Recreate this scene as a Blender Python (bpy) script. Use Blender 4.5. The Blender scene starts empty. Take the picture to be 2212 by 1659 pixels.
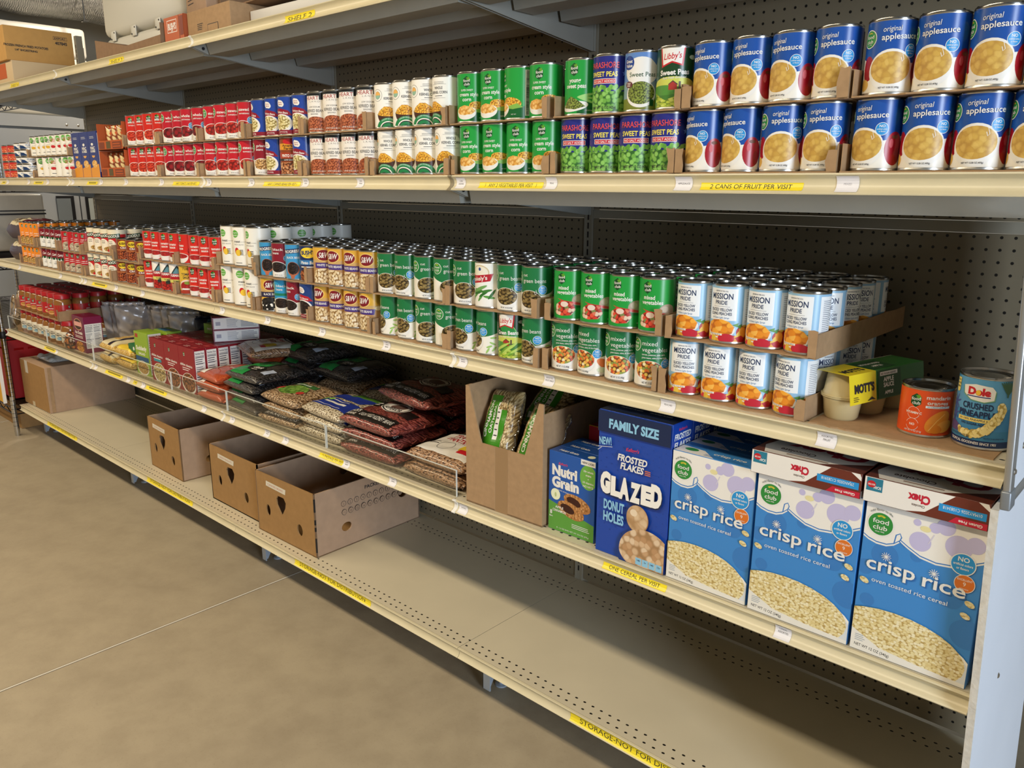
import bpy, bmesh, math, random
from math import sin, cos, pi, radians, sqrt, atan2, asin
from mathutils import Vector, Matrix, Euler
from mathutils.geometry import tessellate_polygon
random.seed(7)
SC = bpy.context.scene
COL = SC.collection
# ---------------------------------------------------------------- camera
CAM = Vector((1.4273, -1.8935, 1.4433))
YAW, PITCH, ROLL, FPX = .7395, -.2450, .0055, 1714.57
_f = Vector((-sin(YAW)*cos(PITCH), cos(YAW)*cos(PITCH), sin(PITCH)))
_r = Vector((cos(YAW), sin(YAW), 0)); _u = _r.cross(_f)
_r, _u = cos(ROLL)*_r + sin(ROLL)*_u, -sin(ROLL)*_r + cos(ROLL)*_u
cd = bpy.data.cameras.new('camera'); cam = bpy.data.objects.new('camera', cd); COL.objects.link(cam)
cd.sensor_width = 36; cd.lens = FPX/2212*36; cd.clip_start = .05
cam.matrix_world = Matrix(((_r.x, _u.x, -_f.x, CAM.x), (_r.y, _u.y, -_f.y, CAM.y), (_r.z, _u.z, -_f.z, CAM.z), (0, 0, 0, 1)))
SC.camera = cam
# ---------------------------------------------------------------- world, exposure, lights
W = bpy.data.worlds.new('world'); SC.world = W; W.use_nodes = True
W.node_tree.nodes['Background'].inputs[0].default_value = (.62, .72, .9, 1)
W.node_tree.nodes['Background'].inputs[1].default_value = .035
vs = SC.view_settings; vs.view_transform = 'Standard'; vs.look = 'None'; vs.gamma = 1; vs.use_curve_mapping = False
vs.exposure = 0.0
def area(name, loc, rot, sx, sy, power, col):
    d = bpy.data.lights.new(name, 'AREA'); d.shape = 'RECTANGLE'; d.size = sx; d.size_y = sy; d.energy = power; d.color = col
    o = bpy.data.objects.new(name, d); COL.objects.link(o); o.location = loc; o.rotation_euler = rot
    return o
# daylight through the open roll-up door on the right, and the strip lamps over the aisle
area('daylight_doorway', (5.9, -2.9, 1.55), (0, radians(90), 0), 2.6, 1.4, 300, (.74, .86, 1.0))
area('fill_bulb_light', (-5.2, 1.0, 3.16), (0, 0, 0), .1, .1, 34, (1.0, .86, .68)); bpy.data.objects['fill_bulb_light'].data.shape = 'DISK'  # unseen bulb added to brighten the duct, after its yellowish highlight
area('strip_lamp_light', (-.6, -2.3, 2.96), (0, 0, 0), 3.6, .25, 95, (1.0, .84, .60))
area('strip_lamp_light', (-3.9, -2.3, 2.96), (0, 0, 0), 2.4, .25, 65, (1.0, .84, .60))
SC.cycles.max_bounces = 6; SC.cycles.diffuse_bounces = 3; SC.cycles.glossy_bounces = 3; SC.cycles.transparent_max_bounces = 12; SC.cycles.transmission_bounces = 3
SC.cycles.caustics_reflective = False; SC.cycles.caustics_refractive = False; SC.cycles.sample_clamp_indirect = 4
SC.cycles.use_denoising = True
# ---------------------------------------------------------------- materials
def lin(h):
    h = h.lstrip('#'); v = [int(h[i:i+2], 16)/255 for i in (0, 2, 4)]
    return tuple(x/12.92 if x <= .04045 else ((x+.055)/1.055)**2.4 for x in v) + (1,)
_M = {}
def _new(n):
    m = bpy.data.materials.new(n); m.use_nodes = True
    return m, m.node_tree.nodes, m.node_tree.links, m.node_tree.nodes['Principled BSDF']
def M(h, rough=.45, metal=0., noise=0., scale=30., spec=.5, bump=0.):
    k = (h, rough, metal, noise, scale, spec, bump)
    if k in _M: return _M[k]
    m, n, l, b = _new('paint_'+h.strip('#'))
    b.inputs['Roughness'].default_value = rough; b.inputs['Metallic'].default_value = metal; b.inputs['Specular IOR Level'].default_value = spec
    c = lin(h)
    if noise or bump:
        tc = n.new('ShaderNodeTexCoord'); nz = n.new('ShaderNodeTexNoise'); nz.inputs['Scale'].default_value = scale; nz.inputs['Detail'].default_value = 5
        l.new(tc.outputs['Object'], nz.inputs['Vector'])
        if noise:
            rp = n.new('ShaderNodeValToRGB'); l.new(nz.outputs['Fac'], rp.inputs['Fac'])
            rp.color_ramp.elements[0].position = .3; rp.color_ramp.elements[1].position = .7
            rp.color_ramp.elements[0].color = tuple(x*(1-noise) for x in c[:3])+(1,); rp.color_ramp.elements[1].color = tuple(min(1, x*(1+noise*.6)) for x in c[:3])+(1,)
            l.new(rp.outputs['Color'], b.inputs['Base Color'])
        else: b.inputs['Base Color'].default_value = c
        if bump:
            bp = n.new('ShaderNodeBump'); bp.inputs['Strength'].default_value = bump; bp.inputs['Distance'].default_value = .004
            l.new(nz.outputs['Fac'], bp.inputs['Height']); l.new(bp.outputs['Normal'], b.inputs['Normal'])
    else: b.inputs['Base Color'].default_value = c
    _M[k] = m; return m
def food(cols, size, edge='#3a2a10', sx=1., sy=1., rough=.4, e0=.35, e1=.62, bump=0., coat=0., warp=0., spec=.5):
    """printed or real food: voronoi pieces of `size` mm in the UV plane (UV in mm)"""
    k = ('f', tuple(cols), size, edge, sx, sy, rough, e0, e1, bump, coat, warp)
    if k in _M: return _M[k]
    m, n, l, b = _new('food_'+cols[0].strip('#')); b.inputs['Roughness'].default_value = rough
    b.inputs['Coat Weight'].default_value = coat; b.inputs['Coat Roughness'].default_value = .12; b.inputs['Specular IOR Level'].default_value = spec
    uv = n.new('ShaderNodeUVMap'); mp = n.new('ShaderNodeMapping'); mp.inputs['Scale'].default_value = (sx/size, sy/size, 1)
    l.new(uv.outputs['UV'], mp.inputs['Vector']); vec = mp.outputs['Vector']
    if warp:
        nz = n.new('ShaderNodeTexNoise'); nz.inputs['Scale'].default_value = 1.2; l.new(vec, nz.inputs['Vector'])
        mx = n.new('ShaderNodeMixRGB'); mx.blend_type = 'ADD'; mx.inputs[0].default_value = warp
        l.new(vec, mx.inputs[1]); l.new(nz.outputs['Color'], mx.inputs[2]); vec = mx.outputs[0]
    vo = n.new('ShaderNodeTexVoronoi'); vo.inputs['Scale'].default_value = 1; vo.voronoi_dimensions = '2D'; l.new(vec, vo.inputs['Vector'])
    sp = n.new('ShaderNodeSeparateColor'); l.new(vo.outputs['Color'], sp.inputs[0])
    rp = n.new('ShaderNodeValToRGB'); rp.color_ramp.interpolation = 'CONSTANT'
    el = rp.color_ramp.elements
    while len(el) < len(cols): el.new(0)
    for i, c in enumerate(cols): el[i].position = i/len(cols); el[i].color = lin(c)
    l.new(sp.outputs[0], rp.inputs['Fac'])
    mr = n.new('ShaderNodeMapRange'); mr.interpolation_type = 'SMOOTHSTEP'; mr.inputs['From Min'].default_value = e0; mr.inputs['From Max'].default_value = e1
    l.new(vo.outputs['Distance'], mr.inputs['Value'])
    mi = n.new('ShaderNodeMixRGB'); l.new(mr.outputs['Result'], mi.inputs[0]); l.new(rp.outputs['Color'], mi.inputs[1]); mi.inputs[2].default_value = lin(edge)
    l.new(mi.outputs[0], b.inputs['Base Color'])
    if bump:
        bp = n.new('ShaderNodeBump'); bp.invert = True; bp.inputs['Strength'].default_value = bump; bp.inputs['Distance'].default_value = .003
        l.new(vo.outputs['Distance'], bp.inputs['Height']); l.new(bp.outputs['Normal'], b.inputs['Normal'])
    _M[k] = m; return m
def glass(tint=.93, gloss=.09):
    k = ('g', tint, gloss)
    if k in _M: return _M[k]
    m = bpy.data.materials.new('clear_acrylic'); m.use_nodes = True; n = m.node_tree.nodes; l = m.node_tree.links; n.clear()
    o = n.new('ShaderNodeOutputMaterial'); t = n.new('ShaderNodeBsdfTransparent'); t.inputs[0].default_value = (tint, tint, tint*.985, 1)
    g = n.new('ShaderNodeBsdfGlossy'); g.inputs['Roughness'].default_value = .06; x = n.new('ShaderNodeMixShader')
    fr = n.new('ShaderNodeLayerWeight'); fr.inputs[0].default_value = .25; mr = n.new('ShaderNodeMapRange'); mr.inputs['To Min'].default_value = gloss*.5; mr.inputs['To Max'].default_value = gloss*5
    l.new(fr.outputs['Facing'], mr.inputs['Value']); l.new(mr.outputs[0], x.inputs[0]); l.new(t.outputs[0], x.inputs[1]); l.new(g.outputs[0], x.inputs[2]); l.new(x.outputs[0], o.inputs[0])
    _M[k] = m; return m
def pegboard(h):
    """steel back panel with 25.4 mm hole grid (object coordinates, metres)"""
    k = ('p', h)
    if k in _M: return _M[k]
    m, n, l, b = _new('pegboard_steel'); b.inputs['Roughness'].default_value = .5
    tc = n.new('ShaderNodeTexCoord'); sp = n.new('ShaderNodeSeparateXYZ'); l.new(tc.outputs['Object'], sp.inputs[0])
    def fr(sock):
        a = n.new('ShaderNodeMath'); a.operation = 'DIVIDE'; l.new(sock, a.inputs[0]); a.inputs[1].default_value = .0254
        c = n.new('ShaderNodeMath'); c.operation = 'FRACT'; l.new(a.outputs[0], c.inputs[0])
        s = n.new('ShaderNodeMath'); s.operation = 'SUBTRACT'; l.new(c.outputs[0], s.inputs[0]); s.inputs[1].default_value = .5
        p = n.new('ShaderNodeMath'); p.operation = 'POWER'; l.new(s.outputs[0], p.inputs[0]); p.inputs[1].default_value = 2
        return p.outputs[0]
    ad = n.new('ShaderNodeMath'); ad.operation = 'ADD'; l.new(fr(sp.outputs[0]), ad.inputs[0]); l.new(fr(sp.outputs[2]), ad.inputs[1])
    mr = n.new('ShaderNodeMapRange'); mr.inputs['From Min'].default_value = .0125; mr.inputs['From Max'].default_value = .019; l.new(ad.outputs[0], mr.inputs[0])
    mi = n.new('ShaderNodeMixRGB'); l.new(mr.outputs[0], mi.inputs[0]); mi.inputs[1].default_value = (.004, .004, .004, 1); mi.inputs[2].default_value = lin(h)
    l.new(mi.outputs[0], b.inputs['Base Color'])
    _M[k] = m; return m
def deckmat(h, rows):
    """beige enamel deck with rows of small slots along X (rows = list of (y centre, x phase))"""
    m, n, l, b = _new('deck_enamel'); b.inputs['Roughness'].default_value = .38
    tc = n.new('ShaderNodeTexCoord'); sp = n.new('ShaderNodeSeparateXYZ'); l.new(tc.outputs['Object'], sp.inputs[0])
    def math_(op, a, v, c=None):
        q = n.new('ShaderNodeMath'); q.operation = op
        for i, t in enumerate((a, v)):
            if hasattr(t, 'is_linked') or hasattr(t, 'links'): l.new(t, q.inputs[i])
            else: q.inputs[i].default_value = t
        return q.outputs[0]
    tot = None
    for yc, ph in rows:
        fx = math_('SUBTRACT', math_('FRACT', math_('ADD', math_('DIVIDE', sp.outputs[0], .0254), ph), 0.), .5)
        dx = math_('POWER', math_('MULTIPLY', fx, .0254/.0042), 2)
        dy = math_('POWER', math_('DIVIDE', math_('SUBTRACT', sp.outputs[1], yc), .0028), 2)
        ins = math_('LESS_THAN', math_('ADD', dx, dy), 1.)
        tot = ins if tot is None else math_('MAXIMUM', tot, ins)
    nz = n.new('ShaderNodeTexNoise'); nz.inputs['Scale'].default_value = 6; nz.inputs['Detail'].default_value = 6; l.new(tc.outputs['Object'], nz.inputs['Vector'])
    rp = n.new('ShaderNodeValToRGB'); c = lin(h); rp.color_ramp.elements[0].color = tuple(x*.9 for x in c[:3])+(1,); rp.color_ramp.elements[1].color = tuple(min(1, x*1.06) for x in c[:3])+(1,)
    l.new(nz.outputs['Fac'], rp.inputs[0])
    mi = n.new('ShaderNodeMixRGB'); l.new(tot, mi.inputs[0]); l.new(rp.outputs[0], mi.inputs[1]); mi.inputs[2].default_value = (.01, .009, .008, 1)
    l.new(mi.outputs[0], b.inputs['Base Color'])
    return m
CREAM = M('#d6cbaa', .36, noise=.05, scale=9)
STEEL = M('#a9a8a0', .4, noise=.04, scale=12)
PEG = pegboard('#877c66')
POST = M('#a39d8d', .45)
TIN = M('#9a9894', .2, 1.)
TIN2 = M('#d8d4cc', .3, 1.)
KRAFT = M('#a98a68', .85, noise=.10, scale=60, spec=.2)
KRAFTD = M('#8d7158', .88, noise=.1, scale=50, spec=.2)
BLACK = M('#15151a', .5); WHITE = M('#e9e7e2', .45); INK = M('#26242a', .6)
YTAPE = M('#f1dc2e', .35); PAPER = M('#e8e6ea', .5)
# ---------------------------------------------------------------- mesh helpers
class MB:
    """collects geometry with material slots and links it as ONE mesh object"""
    def __init__(s): s.v = []; s.f = []; s.m = []; s.mats = []; s.sm = []; s.uv = None
    def mi(s, m):
        if m not in s.mats: s.mats.append(m)
        return s.mats.index(m)
    def add(s, vs, fs, m, sm=False, mx=None):
        b = len(s.v); s.v += [tuple(mx @ Vector(v)) if mx else tuple(v) for v in vs]
        k = s.mi(m)
        for f in fs: s.f.append([b+i for i in f]); s.m.append(k); s.sm.append(sm)
        return s
    def box(s, x0, x1, y0, y1, z0, z1, m, mx=None, bev=0):
        if bev:
            bm = bmesh.new(); bmesh.ops.create_cube(bm, size=1)
            for v in bm.verts: v.co = Vector(((x0+x1)/2+v.co.x*(x1-x0), (y0+y1)/2+v.co.y*(y1-y0), (z0+z1)/2+v.co.z*(z1-z0)))
            bmesh.ops.bevel(bm, geom=bm.edges[:], offset=bev, segments=3, profile=.5, affect='EDGES')
            bm.verts.index_update(); s.add([v.co for v in bm.verts], [[v.index for v in f.verts] for f in bm.faces], m, True, mx); bm.free(); return s
        return s.add([(x0, y0, z0), (x1, y0, z0), (x1, y1, z0), (x0, y1, z0), (x0, y0, z1), (x1, y0, z1), (x1, y1, z1), (x0, y1, z1)],
                     [(0, 3, 2, 1), (4, 5, 6, 7), (0, 1, 5, 4), (1, 2, 6, 5), (2, 3, 7, 6), (3, 0, 4, 7)], m, False, mx)
    def prism(s, pts, a0, a1, m, ax='X', mx=None, sm=False, caps=True):
        """pts 2D polygon extruded along axis; X: pts=(y,z); Y: pts=(x,z); Z: pts=(x,y)"""
        def P(p, a): return (a, p[0], p[1]) if ax == 'X' else (p[0], a, p[1]) if ax == 'Y' else (p[0], p[1], a)
        n = len(pts); vs = [P(p, a0) for p in pts]+[P(p, a1) for p in pts]
        s.add(vs, [(i, (i+1) % n, n+(i+1) % n, n+i) for i in range(n)], m, sm, mx)
        if caps:
            t = [tuple(q) for q in tessellate_polygon([[Vector((p[0], p[1], 0)) for p in pts]])]
            s.add(vs, t+[tuple(n+i for i in q) for q in t], m, False, mx)
        return s
    def lathe(s, prof, m, n=32, mx=None, sm=True):
        vs = []; fs = []
        for r, z in prof:
            for i in range(n): a = 2*pi*i/n; vs.append((r*cos(a), r*sin(a), z))
        for j in range(len(prof)-1):
            for i in range(n): k = (i+1) % n; fs.append((j*n+i, j*n+k, (j+1)*n+k, (j+1)*n+i))
        return s.add(vs, fs, m, sm, mx)
    def tube(s, pts, r, m, n=8, mx=None):
        vs = []; fs = []; pts = [Vector(p) for p in pts]
        for i, p in enumerate(pts):
            d = (pts[min(i+1, len(pts)-1)]-pts[max(i-1, 0)]).normalized()
            a = d.cross(Vector((0, 0, 1)) if abs(d.z) < .9 else Vector((1, 0, 0))).normalized(); b = d.cross(a)
            for k in range(n): t = 2*pi*k/n; vs.append(p+a*r*cos(t)+b*r*sin(t))
        for i in range(len(pts)-1):
            for k in range(n): q = (k+1) % n; fs.append((i*n+k, i*n+q, (i+1)*n+q, (i+1)*n+k))
        fs += [tuple(range(n)), tuple(range((len(pts)-1)*n, len(pts)*n))]
        return s.add(vs, fs, m, True, mx)
    def mesh(s, name):
        me = bpy.data.meshes.new(name); me.from_pydata(s.v, [], s.f)
        for m in s.mats: me.materials.append(m)
        me.polygons.foreach_set('material_index', s.m); me.polygons.foreach_set('use_smooth', s.sm)
        bm = bmesh.new(); bm.from_mesh(me); bmesh.ops.recalc_face_normals(bm, faces=bm.faces[:]); bm.to_mesh(me); bm.free()
        if any(s.sm): me.set_sharp_from_angle(angle=radians(40))
        if s.uv: 
            ul = me.uv_layers.new(name='UVMap')
            for lp in me.loops: ul.data[lp.index].uv = s.uv[lp.vertex_index]
        me.update(); return me
    def build(s, name, parent=None, loc=None, rot=None):
        return put(name, s.mesh(name), parent, loc, rot)
def put(name, me, parent=None, loc=None, rot=None):
    o = bpy.data.objects.new(name, me); COL.objects.link(o)
    if parent: o.parent = parent
    if loc is not None: o.location = loc
    if rot is not None: o.rotation_euler = rot
    return o
def tag(o, label, cat, group=None):
    o['label'] = label; o['category'] = cat
    if group: o['group'] = group
    return o
def thing(name, label, cat, loc=(0, 0, 0), rz=0, group=None, rot=None):
    o = bpy.data.objects.new(name, None); COL.objects.link(o); o.empty_display_size = .05
    o.location = loc; o.rotation_euler = rot or (0, 0, rz)
    return tag(o, label, cat, group)
def struct(o): o['kind'] = 'structure'; return o
ORD = ['first', 'second', 'third', 'fourth', 'fifth', 'sixth', 'seventh', 'eighth', 'ninth', 'tenth', 'eleventh', 'twelfth', 'thirteenth', 'fourteenth', 'fifteenth', 'sixteenth']
# ---------------------------------------------------------------- flat artwork (printing) in mm, wrapped on cans, boxes, bags, rails
_TX = {}
def text_tris(t, bold):
    k = (t, bold)
    if k in _TX: return _TX[k]
    c = bpy.data.curves.new('t', 'FONT'); c.body = t; c.size = 1; c.resolution_u = 3; c.offset = bold; c.fill_mode = 'BOTH'
    o = bpy.data.objects.new('t', c); me = o.to_mesh()
    me.calc_loop_triangles()
    v = [(p.co.x, p.co.y) for p in me.vertices]; f = [tuple(q.vertices) for q in me.loop_triangles]
    o.to_mesh_clear(); bpy.data.objects.remove(o); bpy.data.curves.remove(c)
    _TX[k] = (v, f); return _TX[k]
class Art:
    def __init__(s): s.L = []
    def tris(s, v, f, m, d=1): s.L.append((v, f, m, d)); return s
    def poly(s, pts, m, d=1):
        t = tessellate_polygon([[Vector((p[0], p[1], 0)) for p in pts]])
        return s.tris([(p[0], p[1]) for p in pts], [tuple(q) for q in t], m, d)
    def rect(s, x0, y0, x1, y1, m, d=1): return s.tris([(x0, y0), (x1, y0), (x1, y1), (x0, y1)], [(0, 1, 2), (0, 2, 3)], m, d)
    def ell(s, cx, cy, rx, ry, m, a0=0, a1=360, n=28, rot=0, d=1):
        full = a1-a0 >= 360; P = []
        for i in range(n + (0 if full else 1)):
            a = radians(a0+(a1-a0)*i/n); x, y = rx*cos(a), ry*sin(a)
            P.append((cx+x*cos(rot)-y*sin(rot), cy+x*sin(rot)+y*cos(rot)))
        return s.poly(P, m, d)
    def line(s, pts, w, m):
        v = []; f = []
        for i, p in enumerate(pts):
            a = pts[max(i-1, 0)]; b = pts[min(i+1, len(pts)-1)]; dx, dy = b[0]-a[0], b[1]-a[1]; q = sqrt(dx*dx+dy*dy) or 1
            v += [(p[0]-dy/q*w/2, p[1]+dx/q*w/2), (p[0]+dy/q*w/2, p[1]-dx/q*w/2)]
        for i in range(len(pts)-1): f += [(2*i, 2*i+1, 2*i+3), (2*i, 2*i+3, 2*i+2)]
        return s.tris(v, f, m)
    def text(s, t, x, y, h, m, bold=0., w=None, al='C', shear=0., rot=0., sx=1., wave=None):
        """h = cap height; y = baseline; w = forced width"""
        v, f = text_tris(t, bold)
        if not v: return s
        x0 = min(p[0] for p in v); x1 = max(p[0] for p in v); k = h/.729; kx = k*sx
        if w: kx = w/(x1-x0)
        W_ = (x1-x0)*kx; off = {'C': -W_/2, 'L': 0, 'R': -W_}[al]; o = []
        for p in v:
            px, py = (p[0]-x0)*kx+off, p[1]*k; px += shear*py
            if wave: py += wave(px)
            o.append((x+px*cos(rot)-py*sin(rot), y+px*sin(rot)+py*cos(rot)))
        return s.tris(o, f, m)
    def lines(s, x0, x1, y0, y1, n, m, t=.45, jit=.25):
        st = (y1-y0)/max(n, 1); rg = random.Random(int(x0*7+y0*13+n))
        v = []; f = []
        for i in range(n):
            y = y1-st*(i+.5); e = x1-(x1-x0)*rg.random()*jit; b = len(v)
            v += [(x0, y-st*t/2), (e, y-st*t/2), (e, y+st*t/2), (x0, y+st*t/2)]; f += [(b, b+1, b+2), (b, b+2, b+3)]
        return s.tris(v, f, m)
    def facts(s, x0, y0, x1, y1, fg=None, bg=None):
        """nutrition panel"""
        fg = fg or INK; s.rect(x0, y0, x1, y1, bg or WHITE)
        h = y1-y0; w = x1-x0
        s.text('Nutrition Facts', (x0+x1)/2, y1-h*.085, h*.05, fg, .02, w=w*.86)
        for q in (.12, .3, .62): s.rect(x0+w*.06, y1-h*(q+.012), x1-w*.06, y1-h*q, fg)
        s.lines(x0+w*.06, x1-w*.06, y0+h*.66, y0+h*.87, 4, fg, .35); s.lines(x0+w*.06, x1-w*.06, y0+h*.04, y0+h*.63, 12, fg, .3, .5)
        return s
    def mesh(s, name, fmap, cu=(), cv=(), clip=None, eps=.00009, radial=False):
        bm = bmesh.new(); lay = 0; mats = []
        for v, f, m, d in s.L:
            lay += d
            if m not in mats: mats.append(m)
            mi = mats.index(m); vv = [bm.verts.new((p[0], p[1], lay)) for p in v]
            for t in f:
                try: q = bm.faces.new([vv[i] for i in t]); q.material_index = mi
                except ValueError: pass
        def cut(co, no, out=False, inn=False): bmesh.ops.bisect_plane(bm, geom=bm.verts[:]+bm.edges[:]+bm.faces[:], plane_co=co, plane_no=no, clear_outer=out, clear_inner=inn, dist=1e-5)
        if clip:
            cut((clip[0], 0, 0), (1, 0, 0), inn=True); cut((clip[2], 0, 0), (1, 0, 0), out=True); cut((0, clip[1], 0), (0, 1, 0), inn=True); cut((0, clip[3], 0), (0, 1, 0), out=True)
        for u in cu: cut((u, 0, 0), (1, 0, 0))
        for u in cv: cut((0, u, 0), (0, 1, 0))
        bmesh.ops.delete(bm, geom=[x for x in bm.verts if not x.link_faces], context='VERTS')
        uvl = bm.loops.layers.uv.new('UVMap')
        for fc in bm.faces:
            if fc.normal.z < 0: fc.normal_flip()
            for lp in fc.loops: lp[uvl].uv = lp.vert.co.xy
        for x in bm.verts: x.co = fmap(x.co.x, x.co.y, x.co.z*eps)
        bm.normal_update(); me = bpy.data.meshes.new(name); bm.to_mesh(me); bm.free()
        for m in mats: me.materials.append(m)
        if radial:
            me.shade_smooth(); me.normals_split_custom_set_from_vertices([Vector((v.co.x, v.co.y, 0)).normalized() for v in me.vertices])
        return me
def flat(o, ex, ey, en):
    o, ex, ey, en = map(Vector, (o, ex, ey, en))
    return lambda u, v, d: o+ex*(u*.001)+ey*(v*.001)+en*d
def front_map(x0, y, z0): return flat((x0, y, z0), (1, 0, 0), (0, 0, 1), (0, -1, 0))
# ---------------------------------------------------------------- printed foods
F_PEAS = food(['#7cb850', '#8ec662', '#6eaa44', '#82bd58'], 8.5, '#2c6424', e0=.36, e1=.7)
F_PEAS2 = food(['#7f8f3a', '#8d9c45', '#727f30'], 3.4, '#3b431a')
F_CORN = food(['#f0bc45', '#eab03a', '#f5c95a', '#e3a02c'], 3.6, '#a06a1c', sx=1.1)
F_CREAM = food(['#e8b764', '#f0c67c', '#dfa54c', '#f3d391'], 6, '#c98a34', e0=.3, e1=.8, warp=.5)
F_SAUCE = food(['#cfa951', '#d8b45f', '#c69d48', '#d3ae58'], 9, '#b98f42', e0=.2, e1=.9, warp=.8)
F_REFRIED = food(['#b2603c', '#c2714c', '#a2522f'], 4.5, '#6e2f1c')
F_WBEAN = food(['#ead9b6', '#e2cda4', '#f0e3c8', '#d9bf92'], 6.5, '#8d6a3c', sy=.8, e0=.38, e1=.66)
F_NBEAN = food(['#e5d9a6', '#d8c98c', '#ece3ba'], 5.5, '#8f7b3a', sx=.8)
F_GARB = food(['#d9b27a', '#c99c5f', '#e4c493'], 5.5, '#7a5128')
F_BBEAN = food(['#33231f', '#271a19', '#41302b'], 5, '#0e0909')
F_BBEAN2 = food(['#1c1a1a', '#2a2727', '#f0eee8'], 6, '#060606', sx=.7)
F_GBEAN = food(['#8a7444', '#7a6538', '#9a8552', '#6b5730'], 8, '#33260f', sy=1.5, warp=.3)
F_MIXED = food(['#e0813a', '#d4642c', '#e8c25a', '#8c9a4a', '#efe0b4', '#c94d34', '#e79a4a'], 6.5, '#6b3a1a', e0=.42, e1=.7)
F_DICE = food(['#d23b2a', '#e0523a', '#b92e22', '#e8c9b0', '#7f8a50', '#d9765a'], 8, '#6d1d16', e0=.45, e1=.75)
F_PEACH = food(['#f0a030', '#f5ae3e', '#e8912a', '#f7bd58'], 15, '#c46c1c', sy=1.4, e0=.45, e1=.7, warp=.4)
F_FRUIT = food(['#b5202f', '#d43a48', '#e8a23a', '#a81c2c', '#e6c04a'], 16, '#7d1420', e0=.5, e1=.8)
F_TOM = food(['#b5241f', '#c6352a', '#a01c1a'], 9, '#6e100f', warp=.4)
F_PLUM = food(['#8e1420', '#a31b26', '#7c101a'], 16, '#4e0810')
F_TSAUCE = food(['#a82526', '#b32c2a'], 9, '#8e1c1e', e0=.2, e1=.9, warp=.8)
F_PASTA = food(['#d9b46a', '#c39a4c', '#e5c888', '#a87f38'], 5, '#6e4b1c', sx=1.5, warp=.4)
F_MUSH = food(['#c9bda6', '#b8ab92', '#d6ccb8'], 7, '#9a8d74', e0=.2, e1=.9)
F_RICE = food(['#e9dcae', '#e2d19a', '#f0e6c2', '#dcc88c', '#e6d7a2'], 5.2, '#b89c5c', sy=1.35, e0=.42, e1=.75, warp=.5)
F_DONUT = food(['#c9a27a', '#d6b590', '#bd936a', '#e2c8a8'], 15, '#a58058', e0=.3, e1=.75)
F_NOOD = food(['#e2c06a', '#d8b055', '#ecd08a'], 3.2, '#a87a2c', sy=.35, warp=.6)
F_GREENS = food(['#8cb84a', '#6f9c3a', '#a3c860', '#5d8a34'], 9, '#3a5a1e', sx=2.2, sy=.5, warp=.5)
G1 = M('#1f9b3e', .3); G2 = M('#1d7441', .3); G3 = M('#0d4a24', .35); CW = M('#efebe0', .35); SKY = M('#2a93d6', .35); REDL = M('#c4222c', .3)
def hexlogo(a, x, y, s):
    P = [(x+s*.82*sin(radians(60*i)), y+s*cos(radians(60*i))) for i in range(6)]
    a.poly(P, G3); a.poly([(x-.1*s, y+s*.7), (x+.45*s, y+s*.85), (x+.72*s, y+.3*s), (x+.3*s, y+.2*s)], M('#5f9a2e', .35))
    a.text('food', x, y+s*.02, s*.46, WHITE, .012, w=s*1.25, rot=.06); a.text('club', x+s*.06, y-s*.58, s*.46, WHITE, .012, w=s*1.1, rot=.06)
def circlogo(a, x, y, r):
    a.ell(x, y, r*1.1, r*1.1, WHITE); a.ell(x, y, r, r, M('#2f8a3c', .35))
    for i in range(7): t = pi*(.2+.6*i/6); a.line([(x+r*.22*cos(t), y+r*.52+r*.14*sin(t)), (x+r*.4*cos(t), y+r*.52+r*.3*sin(t))], r*.06, M('#e8d23a'))
    a.text('food', x, y+r*.06, r*.42, WHITE, .012, w=r*1.3); a.text('club', x, y-r*.5, r*.42, WHITE, .012, w=r*1.15); a.text('since 1945', x, y-r*.74, r*.13, WHITE, .01)
def badge(a, x, y, r):
    a.ell(x, y, r, r, WHITE); a.ell(x, y, r*.92, r*.92, SKY); a.text('NO', x, y+r*.25, r*.42, WHITE, .02)
    a.text('artificial colors', x, y-r*.12, r*.22, WHITE, .015, w=r*1.5); a.text('or flavors', x, y-r*.48, r*.22, WHITE, .015, w=r*.95)
def barcode(a, x0, y0, x1, y1):
    a.rect(x0, y0, x1, y1, WHITE); rg = random.Random(3); y = y0+1
    while y < y1-1.5: t = rg.choice((.5, .8, 1.3)); a.rect(x0+(x1-x0)*.2, y, x1-(x1-x0)*.12, y+t, INK); y += t+rg.choice((.5, .9))
def swoosh(a, m, y0, y1, y2, u0=-62, u1=70):
    P = [(u0, 0), (u1, 0)]
    for i in range(15):
        t = 1-i/14; u = u0+(u1-u0)*t; P.append((u, y0*(1-t)**2+2*y1*t*(1-t)+y2*t*t))
    a.poly(P, m)
def bowl(a, x, y, rx, ry, fill, white=None, rim=2.2):
    a.ell(x, y, rx+rim, ry*1.25, white or CW, 180, 360); a.ell(x, y, rx+rim, ry*.62+rim, white or CW); a.ell(x, y+.4, rx, ry*.62, fill)
def base(a, m, H=104, R=36.8): a.rect(-pi*R-.5, 0, pi*R+.5, H, m)
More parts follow.
